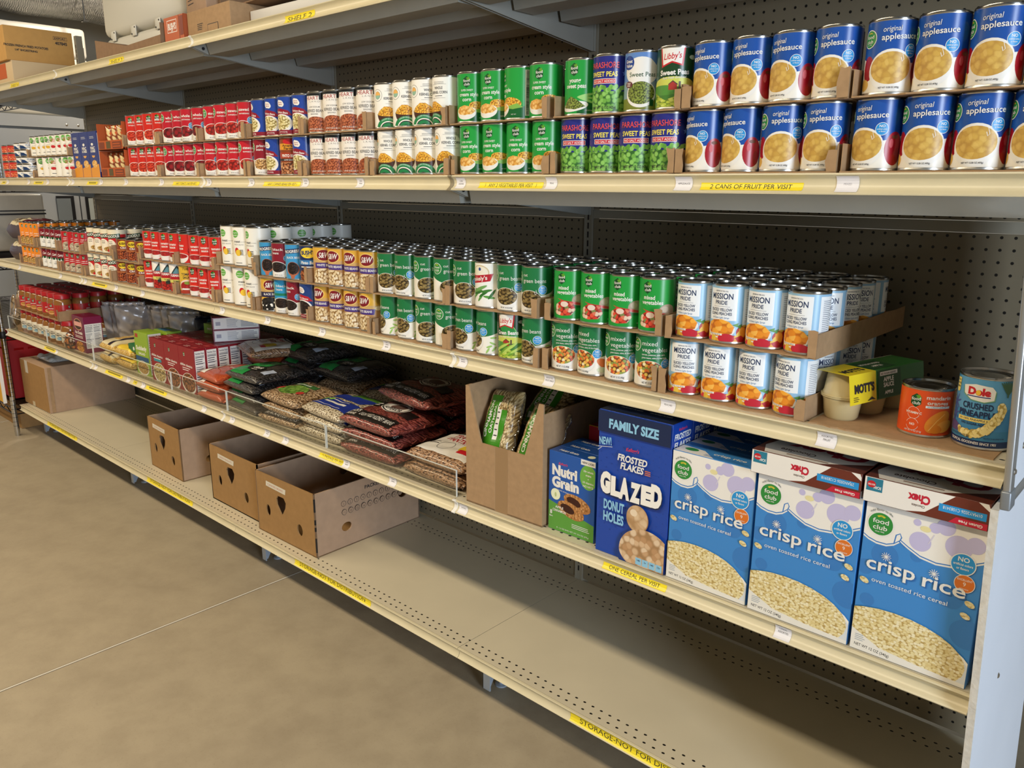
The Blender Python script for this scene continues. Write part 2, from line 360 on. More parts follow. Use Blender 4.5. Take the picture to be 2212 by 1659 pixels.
# ---------------------------------------------------------------- can label artwork
def L_applesauce(a):
    base(a, M('#1c50a4', .28)); swoosh(a, CW, 54, 30, 50, -62, 66); a.ell(-40, 36, 12, 19, M('#9a1526', .3)); a.ell(-47, 12, 11, 9, M('#dcb35a', .4))
    a.ell(50, 30, 17, 26, M('#a31828', .3)); a.ell(50, 48, 6, 3, M('#6e3a1c')); a.ell(44, 38, 3.5, 7, M('#c9565e')); a.ell(58, 20, 6, 12, M('#8a1220', .3))
    a.ell(-2, 32, 34, 31, WHITE); a.ell(-2, 35, 31, 24, F_SAUCE); a.line([(12, 50), (14, 44), (16.5, 47), (14, 55), (22, 60)], .9, WHITE)
    badge(a, 27, 60, 10); circlogo(a, -41, 80, 12.5)
    a.text('original', -18, 88, 8, WHITE, .0, w=26, al='L', shear=.12, rot=.03); a.text('applesauce', -19, 76, 9, WHITE, .012, w=54, al='L', rot=.03)
    a.text('NET WT 15.58 OZ (439g)', -2, 5, 2.6, INK, .01, w=30); a.facts(66, 3, 96, 101)
def L_parashore(a):
    base(a, M('#272c80', .26)); rg = random.Random(2)
    a.rect(-116, 0, 116, 38, F_PEAS)
    for i in range(64): a.ell(-112+i*3.5, 37+rg.random()*10, 4.4, 4.4, M(rg.choice(('#7cb850', '#8ec662', '#6eaa44', '#5c9a3a')), .35), n=14, d=.1)
    a.text('PARASHORE', .9, 81.2, 11.5, INK, .012, w=66); a.text('PARASHORE', 0, 82, 11.5, M('#e0485c', .3), .008, w=66); a.text('SWEET PEAS', 0, 66, 9.5, M('#f3e25a', .3), .02, w=60)
    a.rect(-27, 52.5, 27, 62, WHITE); a.rect(-26, 53.5, 26, 61, M('#c62a3c', .3)); a.text('NO SALT ADDED', 0, 55, 4.6, WHITE, .01, w=48)
    a.text('NET WT 15 OZ (425g)', 2, 5, 5, INK, .02, w=52)
    P = []
    for i in range(10): r = 6 if i % 2 == 0 else 2.4; P.append((46+r*sin(pi*i/5), 72+r*cos(pi*i/5)))
    a.poly(P, M('#6a86d8', .3)); a.facts(66, 3, 96, 101)
def L_creamcorn(a, t1='SUPER SWEET', t2='cream style', t3='corn', peas=False):
    base(a, G1); a.rect(4, 0, 58, 24, M('#12602c', .3)); hexlogo(a, -4, 86, 13)
    if peas:
        a.text('young', -2, 61, 9, WHITE, .02, w=27, al='C'); a.text('sweet peas', 0, 50, 9, WHITE, .02, w=46)
        for k in range(3): a.ell(24, 36-k*5, 20, 2.6, M('#9ccf7a'), rot=.2-k*.25)
        a.ell(-4, 14, 32, 10, WHITE, rot=.12); a.poly([(-32, 12), (-20, 28), (-10, 34), (4, 27), (22, 14), (0, 8)], F_PEAS2); a.text('PER 1/2 CUP', 30, 5, 2.4, WHITE)
    else:
        a.text(t1, -4, 66, 4.4, WHITE, .01, w=31); a.text(t2, 0, 55, 8.4, WHITE, .02, w=48); a.text(t3, -4, 44, 8.4, WHITE, .02, w=22)
        a.ell(26, 32, 24, 11, F_CORN, rot=-.14); a.poly([(4, 22), (30, 18), (54, 22), (40, 30)], M('#7fb24a'))
        a.ell(-8, 20, 27, 17, WHITE, 180, 360); a.ell(-8, 21, 27, 12, WHITE); a.poly([(-34, 22), (-26, 31), (-10, 35), (6, 32), (18, 22), (8, 15), (-10, 13), (-24, 15)], F_CREAM); a.text('NET WT', 32, 6, 2.4, WHITE)
    barcode(a, 58, 4, 68, 100); a.facts(70, 4, 98, 100)
def L_youngpeas(a): L_creamcorn(a, peas=True)
def L_gvpeas(a):
    base(a, M('#5d86c6', .3)); a.rect(-116, 0, 116, 20, M('#7b8434', .3)); a.rect(-116, 20, 116, 52, M('#86a0b4', .3)); a.ell(0, 70, 36, 26, WHITE); a.ell(0, 70, 36, 26, M('#5d86c6', .3), 20, 60); a.text('Sweet Peas', 2, 60, 8.5, M('#1c4a2a'), .012, w=54)
    a.ell(-28, 86, 13, 13, M('#20418e', .3)); a.text('Great', -28, 86, 6, WHITE, .02, w=18); a.text('Value', -28, 78, 6, WHITE, .02, w=18)
    a.ell(0, 28, 31, 25, WHITE); a.ell(0, 30, 28, 21, F_PEAS2); a.ell(-26, 46, 9, 6, M('#5e1c2a')); a.lines(-31, -21, 42, 50, 3, WHITE, .4); a.rect(18, 6, 26, 18, G3); a.facts(66, 3, 96, 101)
def L_libbypeas(a, beans=False):
    base(a, M('#153f20', .28))
    if beans: a.ell(-6, 50, 34, 34, M('#2c8a44', .3), -60, 120); a.line([(-8+38*cos(t*.1), 44+44*sin(t*.1)) for t in range(-4, 17)], 1.6, M('#7fd070'))
    a.ell(0, 40, 46, 14, M('#c9cf5a', .4)); a.rect(-116, 0, 116, 34, M('#3f7a2e', .4)); a.ell(-20, 30, 40, 9, M('#4f8f38', .4)); a.ell(34, 28, 34, 9, M('#447f30', .4))
    a.poly([(-8, 30), (8, 30), (8, 40), (0, 46), (-8, 40)], M('#a83028')); a.poly([(-9, 40), (0, 47), (10, 40), (8, 39), (0, 45), (-8, 39)], M('#4a3a34')); a.rect(11, 30, 15, 45, M('#5a4a40'))
    a.poly([(-40, 0), (40, 0), (36, 14), (10, 20), (-14, 12), (-40, 26)], food(['#b9c94a', '#a8bb3e', '#cdd86a'], 9, '#5f7a24', sy=2., e0=.4, e1=.7))
    P = [(-28, 104), (22, 104), (18, 72), (-3, 78), (-24, 70)]
    a.poly(P, REDL); a.poly([(-25, 104), (18.5, 104), (15, 75.5), (-3, 81), (-21, 74)], WHITE); a.text("Libby's", -3, 85, 11, REDL, .015, w=34, shear=.2, rot=.08)
    a.text('Green Beans' if beans else 'Sweet Peas', 2, 57, 9.5, WHITE, .03, w=58, rot=.03); a.text('Farm Fresh Goodness!', 2, 50, 4.4, WHITE, .01, w=46, shear=.25, rot=.05)
    a.ell(38, 88, 8, 4, M('#c8d4cc'))
    if beans:
        for k in range(9): a.ell(-30+k*8, 17+(k % 3)*4, 26, 3.2, M(('#8fb83e', '#6fa034', '#b4cf62')[k % 3], .35), rot=.5+.15*(k % 2))
    a.facts(66, 3, 96, 101)
def L_libbybeans(a): L_libbypeas(a, True)
def L_kernel(a):
    base(a, M('#f1efe8', .35)); a.ell(-30, 78, 15, 15, INK); a.ell(-30, 78, 14.2, 14.2, M('#f1efe8', .35)); a.ell(-30, 78, 9.5, 9.5, INK); a.ell(-30, 78, 9, 9, M('#e8b05a'), 0, 180); a.ell(-30, 78, 9, 9, M('#8fb8a0'), 180, 360)
    a.rect(-8, 88, 34, 88.4, INK); a.lines(-2, 28, 89, 95, 2, INK, .22, 0); a.text('WHOLE', 13, 77, 6.4, INK, .015, w=24); a.text('KERNEL CORN', 13, 67, 6.4, INK, .015, w=47); a.lines(2, 24, 60, 64, 1, INK, .3, 0); a.rect(-6, 57, 32, 57.4, INK)
    a.poly([(-30, 32), (-24, 40), (-10, 50), (4, 50), (18, 42), (28, 32)], F_CORN); a.ell(0, 32, 31, 28, M('#472a22', .35), 180, 360); a.ell(0, 32, 30, 6, F_CORN)
    gr = M('#22804a', .35)
    for r, c in ((34, gr), (24, CW), (21, INK), (18.5, gr), (9, INK)): a.ell(0, -6, r, r*.85, c, 0, 180)
    a.text('GOLDEN GOODNESS', 0, 18.6, 3.6, M('#bfe0c8'), .02, w=36, wave=lambda x: -x*x*.017)
    a.rect(34, 0, 60, 1, gr); a.poly([(34, 6), (52, 20), (58, 16), (42, 0), (34, 0)], gr); barcode(a, 58, 4, 68, 96)
def L_refried(a):
    base(a, M('#ece7df', .4)); a.rect(-116, 86, 116, 104, M('#1b1d1e', .3)); a.rect(-34, 84, 16, 97, M('#ece7df', .4)); a.text('HEART', -8, 86, 10.5, M('#9c2a2c'), .01, w=46)
    a.text('L A N D', 2, 79.5, 4, M('#8a827c'), .01, w=32); a.text('LOW SODIUM', 0, 65, 4, M('#5a5450'), .012, w=34); a.text('REFRIED BEANS', 2, 53, 8, M('#2c2a2a'), .012, w=60); a.text('SEASONED', 0, 46, 3.8, M('#5a5450'), .01, w=24)
    a.ell(2, 12, 46, 29, F_REFRIED, 0, 180); a.rect(-44, 0, 48, 12, F_REFRIED); a.text('NET WT 16 OZ (1 LB) 454 g', 2, 5, 4, WHITE, .01, w=46); a.facts(70, 3, 98, 84)
def L_northern(a, top='#26479e', t='Northern Beans', band='#8e1c30', fill=None):
    base(a, M(top, .25))
    rg = random.Random(5)
    for i in range(90): a.ell(-112+rg.random()*224, 62+rg.random()*40, .8, .8, M('#4a6cc0', .3), n=6, d=0)
    a.ell(-20, 86, 12, 9, WHITE, d=2); a.ell(-25, 90, 7, 6, WHITE); a.ell(-14, 83, 8, 7, WHITE); a.text('Brown', -20, 87, 4, M('#a02434'), .02, w=15); a.text('Beauty', -19, 81.5, 4, M('#a02434'), .02, w=15)
    a.poly([(-60, 52), (20, 52), (6, 66), (-20, 72), (-60, 70)], M(band, .3)); a.text(t, -16, 58, 6, WHITE, .02, w=42, rot=-.1)
    a.ell(-18, 30, 36, 26, WHITE); a.ell(-20, 32, 31, 21, fill or F_NBEAN); a.rect(-116, 0, 116, 11, M('#8e1c30', .3)); a.text('NET WT 15.5 OZ (439g)', -14, 3.5, 4, WHITE, .01, w=30)
def L_garbanzo(a, top='#8e1a2a', t=('garbanzo', 'beans'), fill=None, lo=None):
    base(a, M(top, .3)); swoosh(a, CW, 52, 26, 52)
    if lo: a.rect(-116, 54, 116, 62, M(lo, .3))
    circlogo(a, -40, 82, 12); a.text(t[0], 0, 82, 8, WHITE, .01, w=38); a.text(t[1], -8, 71, 8, WHITE, .01, w=24); bowl(a, -4, 30, 28, 26, fill or F_GARB, WHITE); badge(a, 28, 58, 10)
    a.text('NET WT 15.5 OZ', -2, 4, 3, INK, .01, w=28); a.ell(36, 16, 3, 2.2, INK); a.ell(42, 24, 3, 2.2, INK)
def L_fcblack(a): L_garbanzo(a, '#861a2c', ('black', 'beans'), F_BBEAN)
def L_tealblack(a): L_garbanzo(a, '#2e94c4', ('black', 'beans'), F_BBEAN, '#1f7a5c')
def L_farms(a):
    base(a, M('#8a3f1e', .35)); a.rect(-116, 70, 116, 88, M('#e09a2e', .35)); a.text('American', -6, 79, 7, M('#3a1a10'), .03, w=46); a.text('Farms', -6, 71, 7, M('#3a1a10'), .03, w=34); a.rect(-116, 46, 116, 62, M('#a83a20', .35)); a.text('PINTO BEANS', -4, 49, 8.5, WHITE, .03, w=56)
    a.rect(-116, 38, 116, 44, INK); a.text('LOW SODIUM', -4, 39, 4, WHITE, .01, w=40); a.rect(-116, 0, 116, 34, food(['#c98a5a', '#b8744a', '#dba77a'], 7, '#5a2c14')); a.ell(-6, 94, 20, 8, REDL)
def L_tomato(a, t=('stewed', 'tomatoes'), fill=None, top='#c0202f', logo=True):
    base(a, M(top, .28)); swoosh(a, CW, 50, 24, 46)
    if logo: circlogo(a, -38, 82, 13)
    else: hexlogo(a, -8, 88, 12)
    a.text(t[0], 0, 78, 9, WHITE, .02, w=36); a.text(t[1], 0, 68, 6, WHITE, .01, w=36); bowl(a, -6, 30, 30, 28, fill or F_TOM, WHITE)
    if logo: badge(a, 22, 50, 11); a.line([(8, 40), (10, 34), (12, 38), (14, 46)], .9, WHITE)
    a.text('NET WT 14.5 OZ', -4, 4, 3, INK, .01, w=28); a.facts(66, 3, 96, 101)
def L_whole(a): L_tomato(a, ('whole', 'peeled tomatoes'), F_PLUM, '#bb1f30')
def L_diced(a): L_tomato(a, ('petite diced', 'tomatoes'), food(['#d4452e', '#c5341f', '#e0603e'], 6, '#8e1c10'), '#cc2a20', False)
def L_peaches(a):
    lb = M('#93bfe0', .3); ip = M('#eef1f3', .3); nv = M('#22365e', .4); base(a, lb)
    a.rect(-34, 40, 27, 100, ip); a.rect(40, 30, 78, 100, ip); a.rect(-80, 36, -42, 100, ip); a.lines(46, 72, 36, 94, 17, nv, .22, .35); a.lines(-74, -50, 44, 90, 9, nv, .3, .5)
    a.text('GROWN IN THE U.S.A.', -4, 94, 2.6, nv, .01, w=26); a.text('MISSION', -4, 80.5, 11, nv, .018, w=45); a.text('PRIDE', -4, 70, 7.6, nv, .016, w=25); a.rect(-20, 66, 14, 66.4, nv)
    a.text('SLICED YELLOW', -4, 57.5, 5.6, nv, .015, w=44); a.text('CLING PEACHES', -4, 50, 5.6, nv, .015, w=44); a.text('In Extra Light Syrup', -4, 43.5, 3.6, M('#5a8ac0'), 0, w=34, shear=.3)
    a.rect(-116, 0, 116, 12, F_FRUIT); a.ell(46, 18, 18, 14, F_FRUIT); a.ell(-48, 18, 14, 12, F_FRUIT); a.poly([(20, 32), (32, 36), (30, 28)], M('#5f9a4a')); a.poly([(28, 30), (40, 34), (36, 25)], M('#4c8a3c'))
    a.ell(-6, 22, 32, 16, WHITE); a.poly([(-34, 22), (-30, 34), (-18, 40), (0, 42), (14, 38), (24, 28), (20, 16), (0, 8), (-22, 10)], F_PEACH)
    a.ell(10, 6, 16, 9, M('#c22a3c', .3)); a.ell(-16, 3, 6, 9, M('#e8c24a', .3)); a.rect(-30, 11, 2, 14.6, WHITE); a.text('NET WT. 15 OZ. (425 G)', -14, 11.8, 2, INK, .01, w=26)
def L_mixhex(a):
    base(a, G1); hexlogo(a, -16, 88, 13); a.text('mixed', -24, 64, 8.4, WHITE, .02, w=25, al='L'); a.text('vegetables', -28, 54, 8.4, WHITE, .02, w=46, al='L')
    a.ell(28, 40, 19, 15, M('#b09c86', .5)); a.ell(22, 45, 8, 6, M('#c6b49e', .5)); a.poly([(-26, 44), (-10, 36), (40, 28), (50, 30), (20, 37), (-8, 40)], M('#c8403a', .3)); a.poly([(0, 26), (48, 22), (50, 27), (10, 31)], M('#1c6a30', .35))
    a.poly([(-34, 14), (-30, 30), (-18, 38), (-4, 40), (12, 34), (18, 20), (8, 8), (-14, 6), (-28, 8)], F_DICE); a.ell(-8, 32, 9, 6, M('#e6cfc0')); a.text('NET WT', 36, 6, 2.6, WHITE); barcode(a, 56, 4, 66, 100)
def L_mixcirc(a):
    base(a, G2); swoosh(a, CW, 56, 20, 48); circlogo(a, -40, 84, 13); a.text('mixed', -22, 84, 9.5, WHITE, .0, w=32, al='L'); a.text('vegetables', -22, 71, 9.5, WHITE, .0, w=56, al='L')
    a.text('carrots, potatoes, peas, corn,', -22, 63.5, 3.8, WHITE, .01, w=50, al='L'); a.text('green beans, celery & lima beans', -22, 57, 3.8, WHITE, .01, w=54, al='L')
    a.ell(46, 24, 18, 9, M('#d9763a'), rot=-.5); a.ell(42, 10, 12, 6, M('#d5e0c0')); a.ell(-6, 28, 32, 25, WHITE); a.ell(-6, 32, 30, 20, F_MIXED); badge(a, 30, 46, 10.5); a.text('NET WT 15 OZ (425g)', -4, 4, 4, INK, .01, w=30); a.facts(62, 3, 92, 101)
def L_greenbean(a):
    base(a, G2); swoosh(a, CW, 60, 24, 54); circlogo(a, -42, 80, 13); a.text('cut', -22, 84, 7, WHITE, .0, w=13, al='L'); a.text('green beans', -22, 70, 9.5, WHITE, .0, w=58, al='L')
    lg = M('#9cc46a', .4)
    for k, (x, y, r) in enumerate(((44, 18, .3), (52, 26, -.4), (40, 8, 1.), (56, 12, .8), (54, 40, .1))): a.ell(x, y, 8, 2.4, lg, rot=r)
    a.ell(-4, 28, 31, 25, WHITE); a.ell(-4, 32, 28.5, 20, F_GBEAN); a.line([(8, 50), (11, 43), (14, 47), (12, 54)], .9, WHITE); badge(a, 28, 54, 10.5); a.text('NET WT 14.5 OZ (411g)', -2, 4, 3.6, INK, .01, w=30); a.facts(64, 2, 94, 102)
def L_stokely(a):
    base(a, M('#efeee8', .3)); a.ell(-6, 82, 26, 18, M('#cdbd9a', .4)); a.ell(-6, 82, 23, 15, M('#e9e4d4')); a.ell(-6, 90, 4, 4, M('#2c4a8a')); a.poly([(-46, 52), (22, 62), (30, 80), (-20, 74), (-46, 78)], M('#b52030', .3)); a.text("Stokely's", -12, 62, 10, WHITE, .02, w=54, shear=.1, rot=.14)
    for k in range(9): a.ell(-30+k*7, 26+(k*7 % 22)-8, 15, 3.2, M(('#3f7a34', '#5a9a44', '#2f6a2c')[k % 3], .35), rot=.9-.35*(k % 4))
    a.ell(-8, 42, 24, 4, M('#6fa35a'), rot=.4)
def L_sw(a, t='WHITE BEANS', fill=None, ban='#46307e', bl=False):
    base(a, M('#b48a58', .35)); a.rect(-116, 68, 116, 104, M('#dba93c', .3)); a.rect(-116, 60, 116, 70, M('#c9a468', .35))
    if bl: a.rect(-116, 40, 116, 60, M('#1f1d3c', .3))
    a.ell(-4, 82, 25, 18, M('#e8c878')); a.ell(-4, 82, 22.5, 16, M('#7c1a26', .3)); a.text('S&W', -4, 75, 16, WHITE, .02, w=34, shear=.25, rot=.05)
    a.poly([(-34, 44), (32, 44), (36, 60), (-34, 60)], M(ban, .3)); a.text(t, -1, 49.5, 7, WHITE, .02, w=54)
    if bl: a.rect(-40, 34, 40, 43, M('#e8b83a', .3)); a.text('Low Sodium', -2, 36, 6, INK, .02, w=48)
    a.ell(-6, 18, 42, 25, fill or F_WBEAN); a.rect(-44, 0, 32, 16, fill or F_WBEAN); a.ell(44, 62, 10, 6, M('#ead9b6')); a.text('NET WT', 22, 8, 3, WHITE); a.facts(60, 3, 90, 66)
def L_swblack(a): L_sw(a, 'BLACK BEANS', F_BBEAN2, '#24224a', True)
def L_progresso(a):
    base(a, M('#3f97cc', .28)); a.poly([(-46, 74), (40, 82), (40, 96), (-46, 88)], M('#20325e', .3)); a.text('PROGRESSO', -4, 80, 9, WHITE, .03, w=66, rot=.09); a.ell(30, 74, 9, 3, REDL); a.text('BLACK BEANS', 0, 62, 6.5, WHITE, .02, w=52)
    a.poly([(-12, 0), (-2, 0), (6, 22), (-18, 22)], M('#b5684a', .4)); a.ell(-6, 30, 22, 22, M('#b5684a', .4)); a.ell(-6, 32, 19.5, 19, F_BBEAN); a.lines(24, 44, 30, 40, 3, WHITE, .3)
def L_bushpinto(a):
    base(a, M('#1d2f5e', .3)); a.ell(-4, 84, 27, 16, M('#f0d23a', .3)); a.text("BUSH'S", -4, 79, 12, M('#1d2f5e'), .045, w=44, rot=.04); a.text('BEST', -4, 73, 4, M('#1d2f5e'), .03)
    a.rect(-116, 48, 116, 62, M('#3c7cb4', .3)); a.text('Pinto Beans', 0, 50, 9, WHITE, .03, w=60, shear=.1); a.lines(-30, 30, 38, 44, 1, WHITE, .6); a.ell(-2, 14, 40, 22, food(['#b0663c', '#9c5530', '#c47c50'], 7.5, '#4a2010', sx=.8)); a.facts(60, 3, 90, 101)
def L_navyblack(a): L_northern(a, '#24407e', 'Black Beans', '#b5202f', F_BBEAN)
def L_meat(a, H=140, R=40, red=True, small=False):
    base(a, M('#efece2', .38), H, R); k = H/140
    a.ell(-14, 116*k, 14, 14*(.8+.2*k), M('#5aa83a', .35)); a.text("THAT'S", -14, 117*k, 5, WHITE, .01, w=21); a.text('SMART!', -14, 108*k, 5, WHITE, .01, w=22)
    if not small:
        a.text('meat', -20, 84, 9, INK, .02, w=26, al='L'); a.text('FLAVORED', 8, 85, 3, INK, 0, w=18, al='L'); a.text('PASTA SAUCE', -20, 74, 4.6, INK, .0, w=36, al='L')
        a.ell(-10, 52, 9, 13, REDL); a.ell(-4, 46, 12, 12, M('#eac23e', .35))
        for i in range(4): a.rect(2, 38+i*5.5, 14, 40.5+i*5.5, INK)
        a.line([(12, 34), (24, 40), (26, 54), (22, 62)], .8, M('#c9a870')); a.lines(-18, 10, 6, 10, 1, INK, .5)
    else:
        c = M('#c22a30' if red else '#d9a83a', .35); a.lines(-16, 12, 58, 76, 3, c if red else INK, .4); a.line([(12*cos(t*.35)*1.6, 38+12*sin(t*.35)) for t in range(-4, 10)], 1, INK); a.ell(-4, 38, 14, 7, c); a.lines(-14, 10, 10, 18, 1, INK, .3)
def L_tsauce(a):
    base(a, M('#cf2a22', .28)); hexlogo(a, -8, 88, 13); a.text('tomato', -6, 60, 9, WHITE, .025, w=34); a.text('sauce', -6, 49, 9, WHITE, .025, w=28); a.ell(38, 44, 14, 12, F_TOM); a.ell(48, 26, 12, 11, F_TOM); a.rect(-60, 36, 26, 38.5, M('#e8442e'))
    a.ell(-8, 24, 34, 26, WHITE, 180, 360); a.ell(-8, 25, 34, 11, WHITE); a.ell(-8, 25, 31, 9, F_TSAUCE); a.facts(62, 3, 92, 101)
def L_furmano(a):
    base(a, M('#f0eee8', .35)); a.poly([(-30, 66), (-2, 100), (26, 66)], M('#2a3c3c', .4)); a.poly([(-22, 68), (-2, 92), (18, 68)], M('#5a8a9a', .4)); a.rect(-116, 56, 116, 68, M('#b01c28', .3)); a.text("FURMANO'S", -2, 57, 9, WHITE, .03, w=60); a.rect(-116, 40, 116, 56, M('#b01c28', .3)); a.rect(-116, 34, 116, 46, M('#d8cf6a', .35)); a.text('TOMATO', -2, 37, 6, INK, .03, w=40); a.rect(-116, 0, 116, 34, F_TOM); a.ell(-2, 30, 14, 7, M('#22302a'))
def L_gold(a):
    base(a, M('#d9b23c', .3)); a.text('Tutto', -4, 88, 9, M('#7a5a18'), .02, w=34, shear=.2); a.text('TOMATO', -2, 68, 9, INK, .03, w=46); a.text('SAUCE', -2, 56, 9, INK, .03, w=36); a.ell(-2, 28, 38, 24, M('#e6cfc0')); a.ell(-2, 26, 34, 20, F_TSAUCE); a.ell(-2, 40, 14, 6, M('#7f9a3a')); a.rect(-116, 0, 116, 12, M('#a83a2a', .35)); a.rect(-28, 14, 24, 20, WHITE)
def L_chili(a):
    base(a, M('#84391c', .35), 78, 43); a.ell(-6, 62, 22, 11, M('#f0d23a', .3)); a.text("BUSH'S", -6, 58, 9, M('#3a1c10'), .045, w=36); a.text('Chili', -6, 42, 8, WHITE, .03, w=28, shear=.2); a.rect(-60, 36, 40, 37.5, M('#e8a05a')); a.ell(-6, 16, 34, 18, food(['#a8502c', '#b8623a', '#923f20'], 7, '#4a1a0c')); a.rect(60, 3, 96, 75, M('#b4532c', .35))
def L_noodle(a):
    base(a, M('#e9dfc2', .4)); a.rect(-116, 24, 116, 84, M('#c2242a', .3)); a.poly([(-40, 62), (26, 70), (26, 88), (-40, 80)], M('#1f4a34', .35)); a.text('NOODLE', -6, 70, 11, CW, .03, w=58, rot=.1); a.ell(-18, 34, 26, 28, M('#efe6d0')); a.text('Home', -18, 50, 5, INK, .02, w=20); a.text('Style', -18, 42, 5, INK, .02, w=20); a.ell(24, 40, 18, 16, M('#d99a4a')); a.ell(8, 16, 26, 11, F_PASTA); a.rect(0, 4, 30, 14, REDL); a.facts(56, 3, 90, 98)
def L_mushroom(a):
    base(a, M('#bb2029', .3), 84, 33); hexlogo(a, -6, 70, 9); a.text('cream of', -4, 52, 6, WHITE, .02, w=28); a.text('mushroom', -4, 44, 5, WHITE, .02, w=32); a.ell(-4, 18, 26, 20, F_MUSH); a.ell(-4, 22, 8, 3, M('#5a5040')); a.rect(-30, 0, 22, 6, F_MUSH)
def L_campbell(a):
    base(a, M('#ecebe6', .35), 84, 33); a.rect(-104, 46, 104, 84, M('#7d1424', .3)); a.text("Campbell's", 0, 58, 12, WHITE, .02, w=52, shear=.25, rot=.05); a.ell(0, 44, 8, 7, G3)
    for i in range(-3, 4): a.ell(i*17, 44, 7, 6, G3)
    a.text('Cream of', -2, 26, 5, INK, .02, w=24); a.text('Chicken Soup', -2, 18, 5, INK, .02, w=34); a.ell(30, 16, 12, 14, M('#d9a07a'))
def L_orange(a, H=84):
    base(a, M('#ee8a22', .32), H, 36); hexlogo(a, -10, H-16, 9); a.text('chicken', -8, H*.52, 6, WHITE, .02, w=28); a.text('noodle', -8, H*.43, 6, WHITE, .02, w=24); a.ell(-6, 4, 40, H*.36, M('#6a4420'), 0, 180); a.ell(-6, 2, 38, H*.34, F_PASTA, 0, 180); a.facts(44, 3, 74, H-4)
def L_orangetall(a): L_orange(a, 112)
def L_smarty(a): L_meat(a, 90, 36, False, True)
def L_smartr(a): L_meat(a, 90, 36, True, True)
def L_bluesmall(a):
    base(a, M('#eceae6', .35), 28, 40); a.poly([(-60, 0), (-10, 0), (-30, 16), (-60, 20)], M('#1d3a68', .3)); a.poly([(10, 0), (60, 0), (60, 18), (30, 14)], M('#1d3a68', .3)); a.text('TUNA', -2, 15, 8, M('#3c6aa0'), .03, w=34); a.lines(-14, 12, 5, 12, 2, INK, .3)
def L_redsmall(a):
    base(a, M('#c42a2c', .3), 62, 40); a.poly([(-50, 0), (30, 0), (36, 40), (-10, 56), (-50, 40)], food(['#e8845a', '#d9643e', '#f0a880'], 9, '#b03a28', warp=.4)); a.facts(44, 3, 74, 58)
def L_mandarin(a):
    base(a, M('#e0521e', .28), 76, 42); a.rect(62, 0, 133, 76, M('#b8301c', .3)); hexlogo(a, -22, 58, 12); a.text('mandarin', -6, 62, 6.6, WHITE, .02, w=40, al='L'); a.text('oranges', -4, 53, 6.6, WHITE, .02, w=34, al='L'); a.rect(-6, 47, 34, 51, M('#eef3f6')); a.text('IN LIGHT SYRUP', 12, 47.8, 2.4, SKY, .01, w=30)
    for x, y, t in ((-24, 36, 'VITAMIN C'), (-24, 16, 'NO')):
        a.ell(x, y, 10.5, 10.5, WHITE); a.ell(x, y, 10, 10, M('#e0521e', .28)); a.rect(x-11, y-2.6, x+11, y+3, M('#e0521e', .28)); a.text(t, x, y-1.6, 4, WHITE, .03)
    a.ell(16, 24, 24, 15, M('#e8922a', .3), rot=.75); a.ell(28, 16, 16, 10, M('#f0a640', .3), rot=.35); a.ell(10, 12, 14, 8, M('#e58a28', .3), rot=-.2); a.line([(2, 8), (14, 26), (26, 38)], 1.2, M('#f6c26a')); a.text('NET WT 11 OZ (311g)', -22, 3.5, 3, WHITE, .01, w=28)
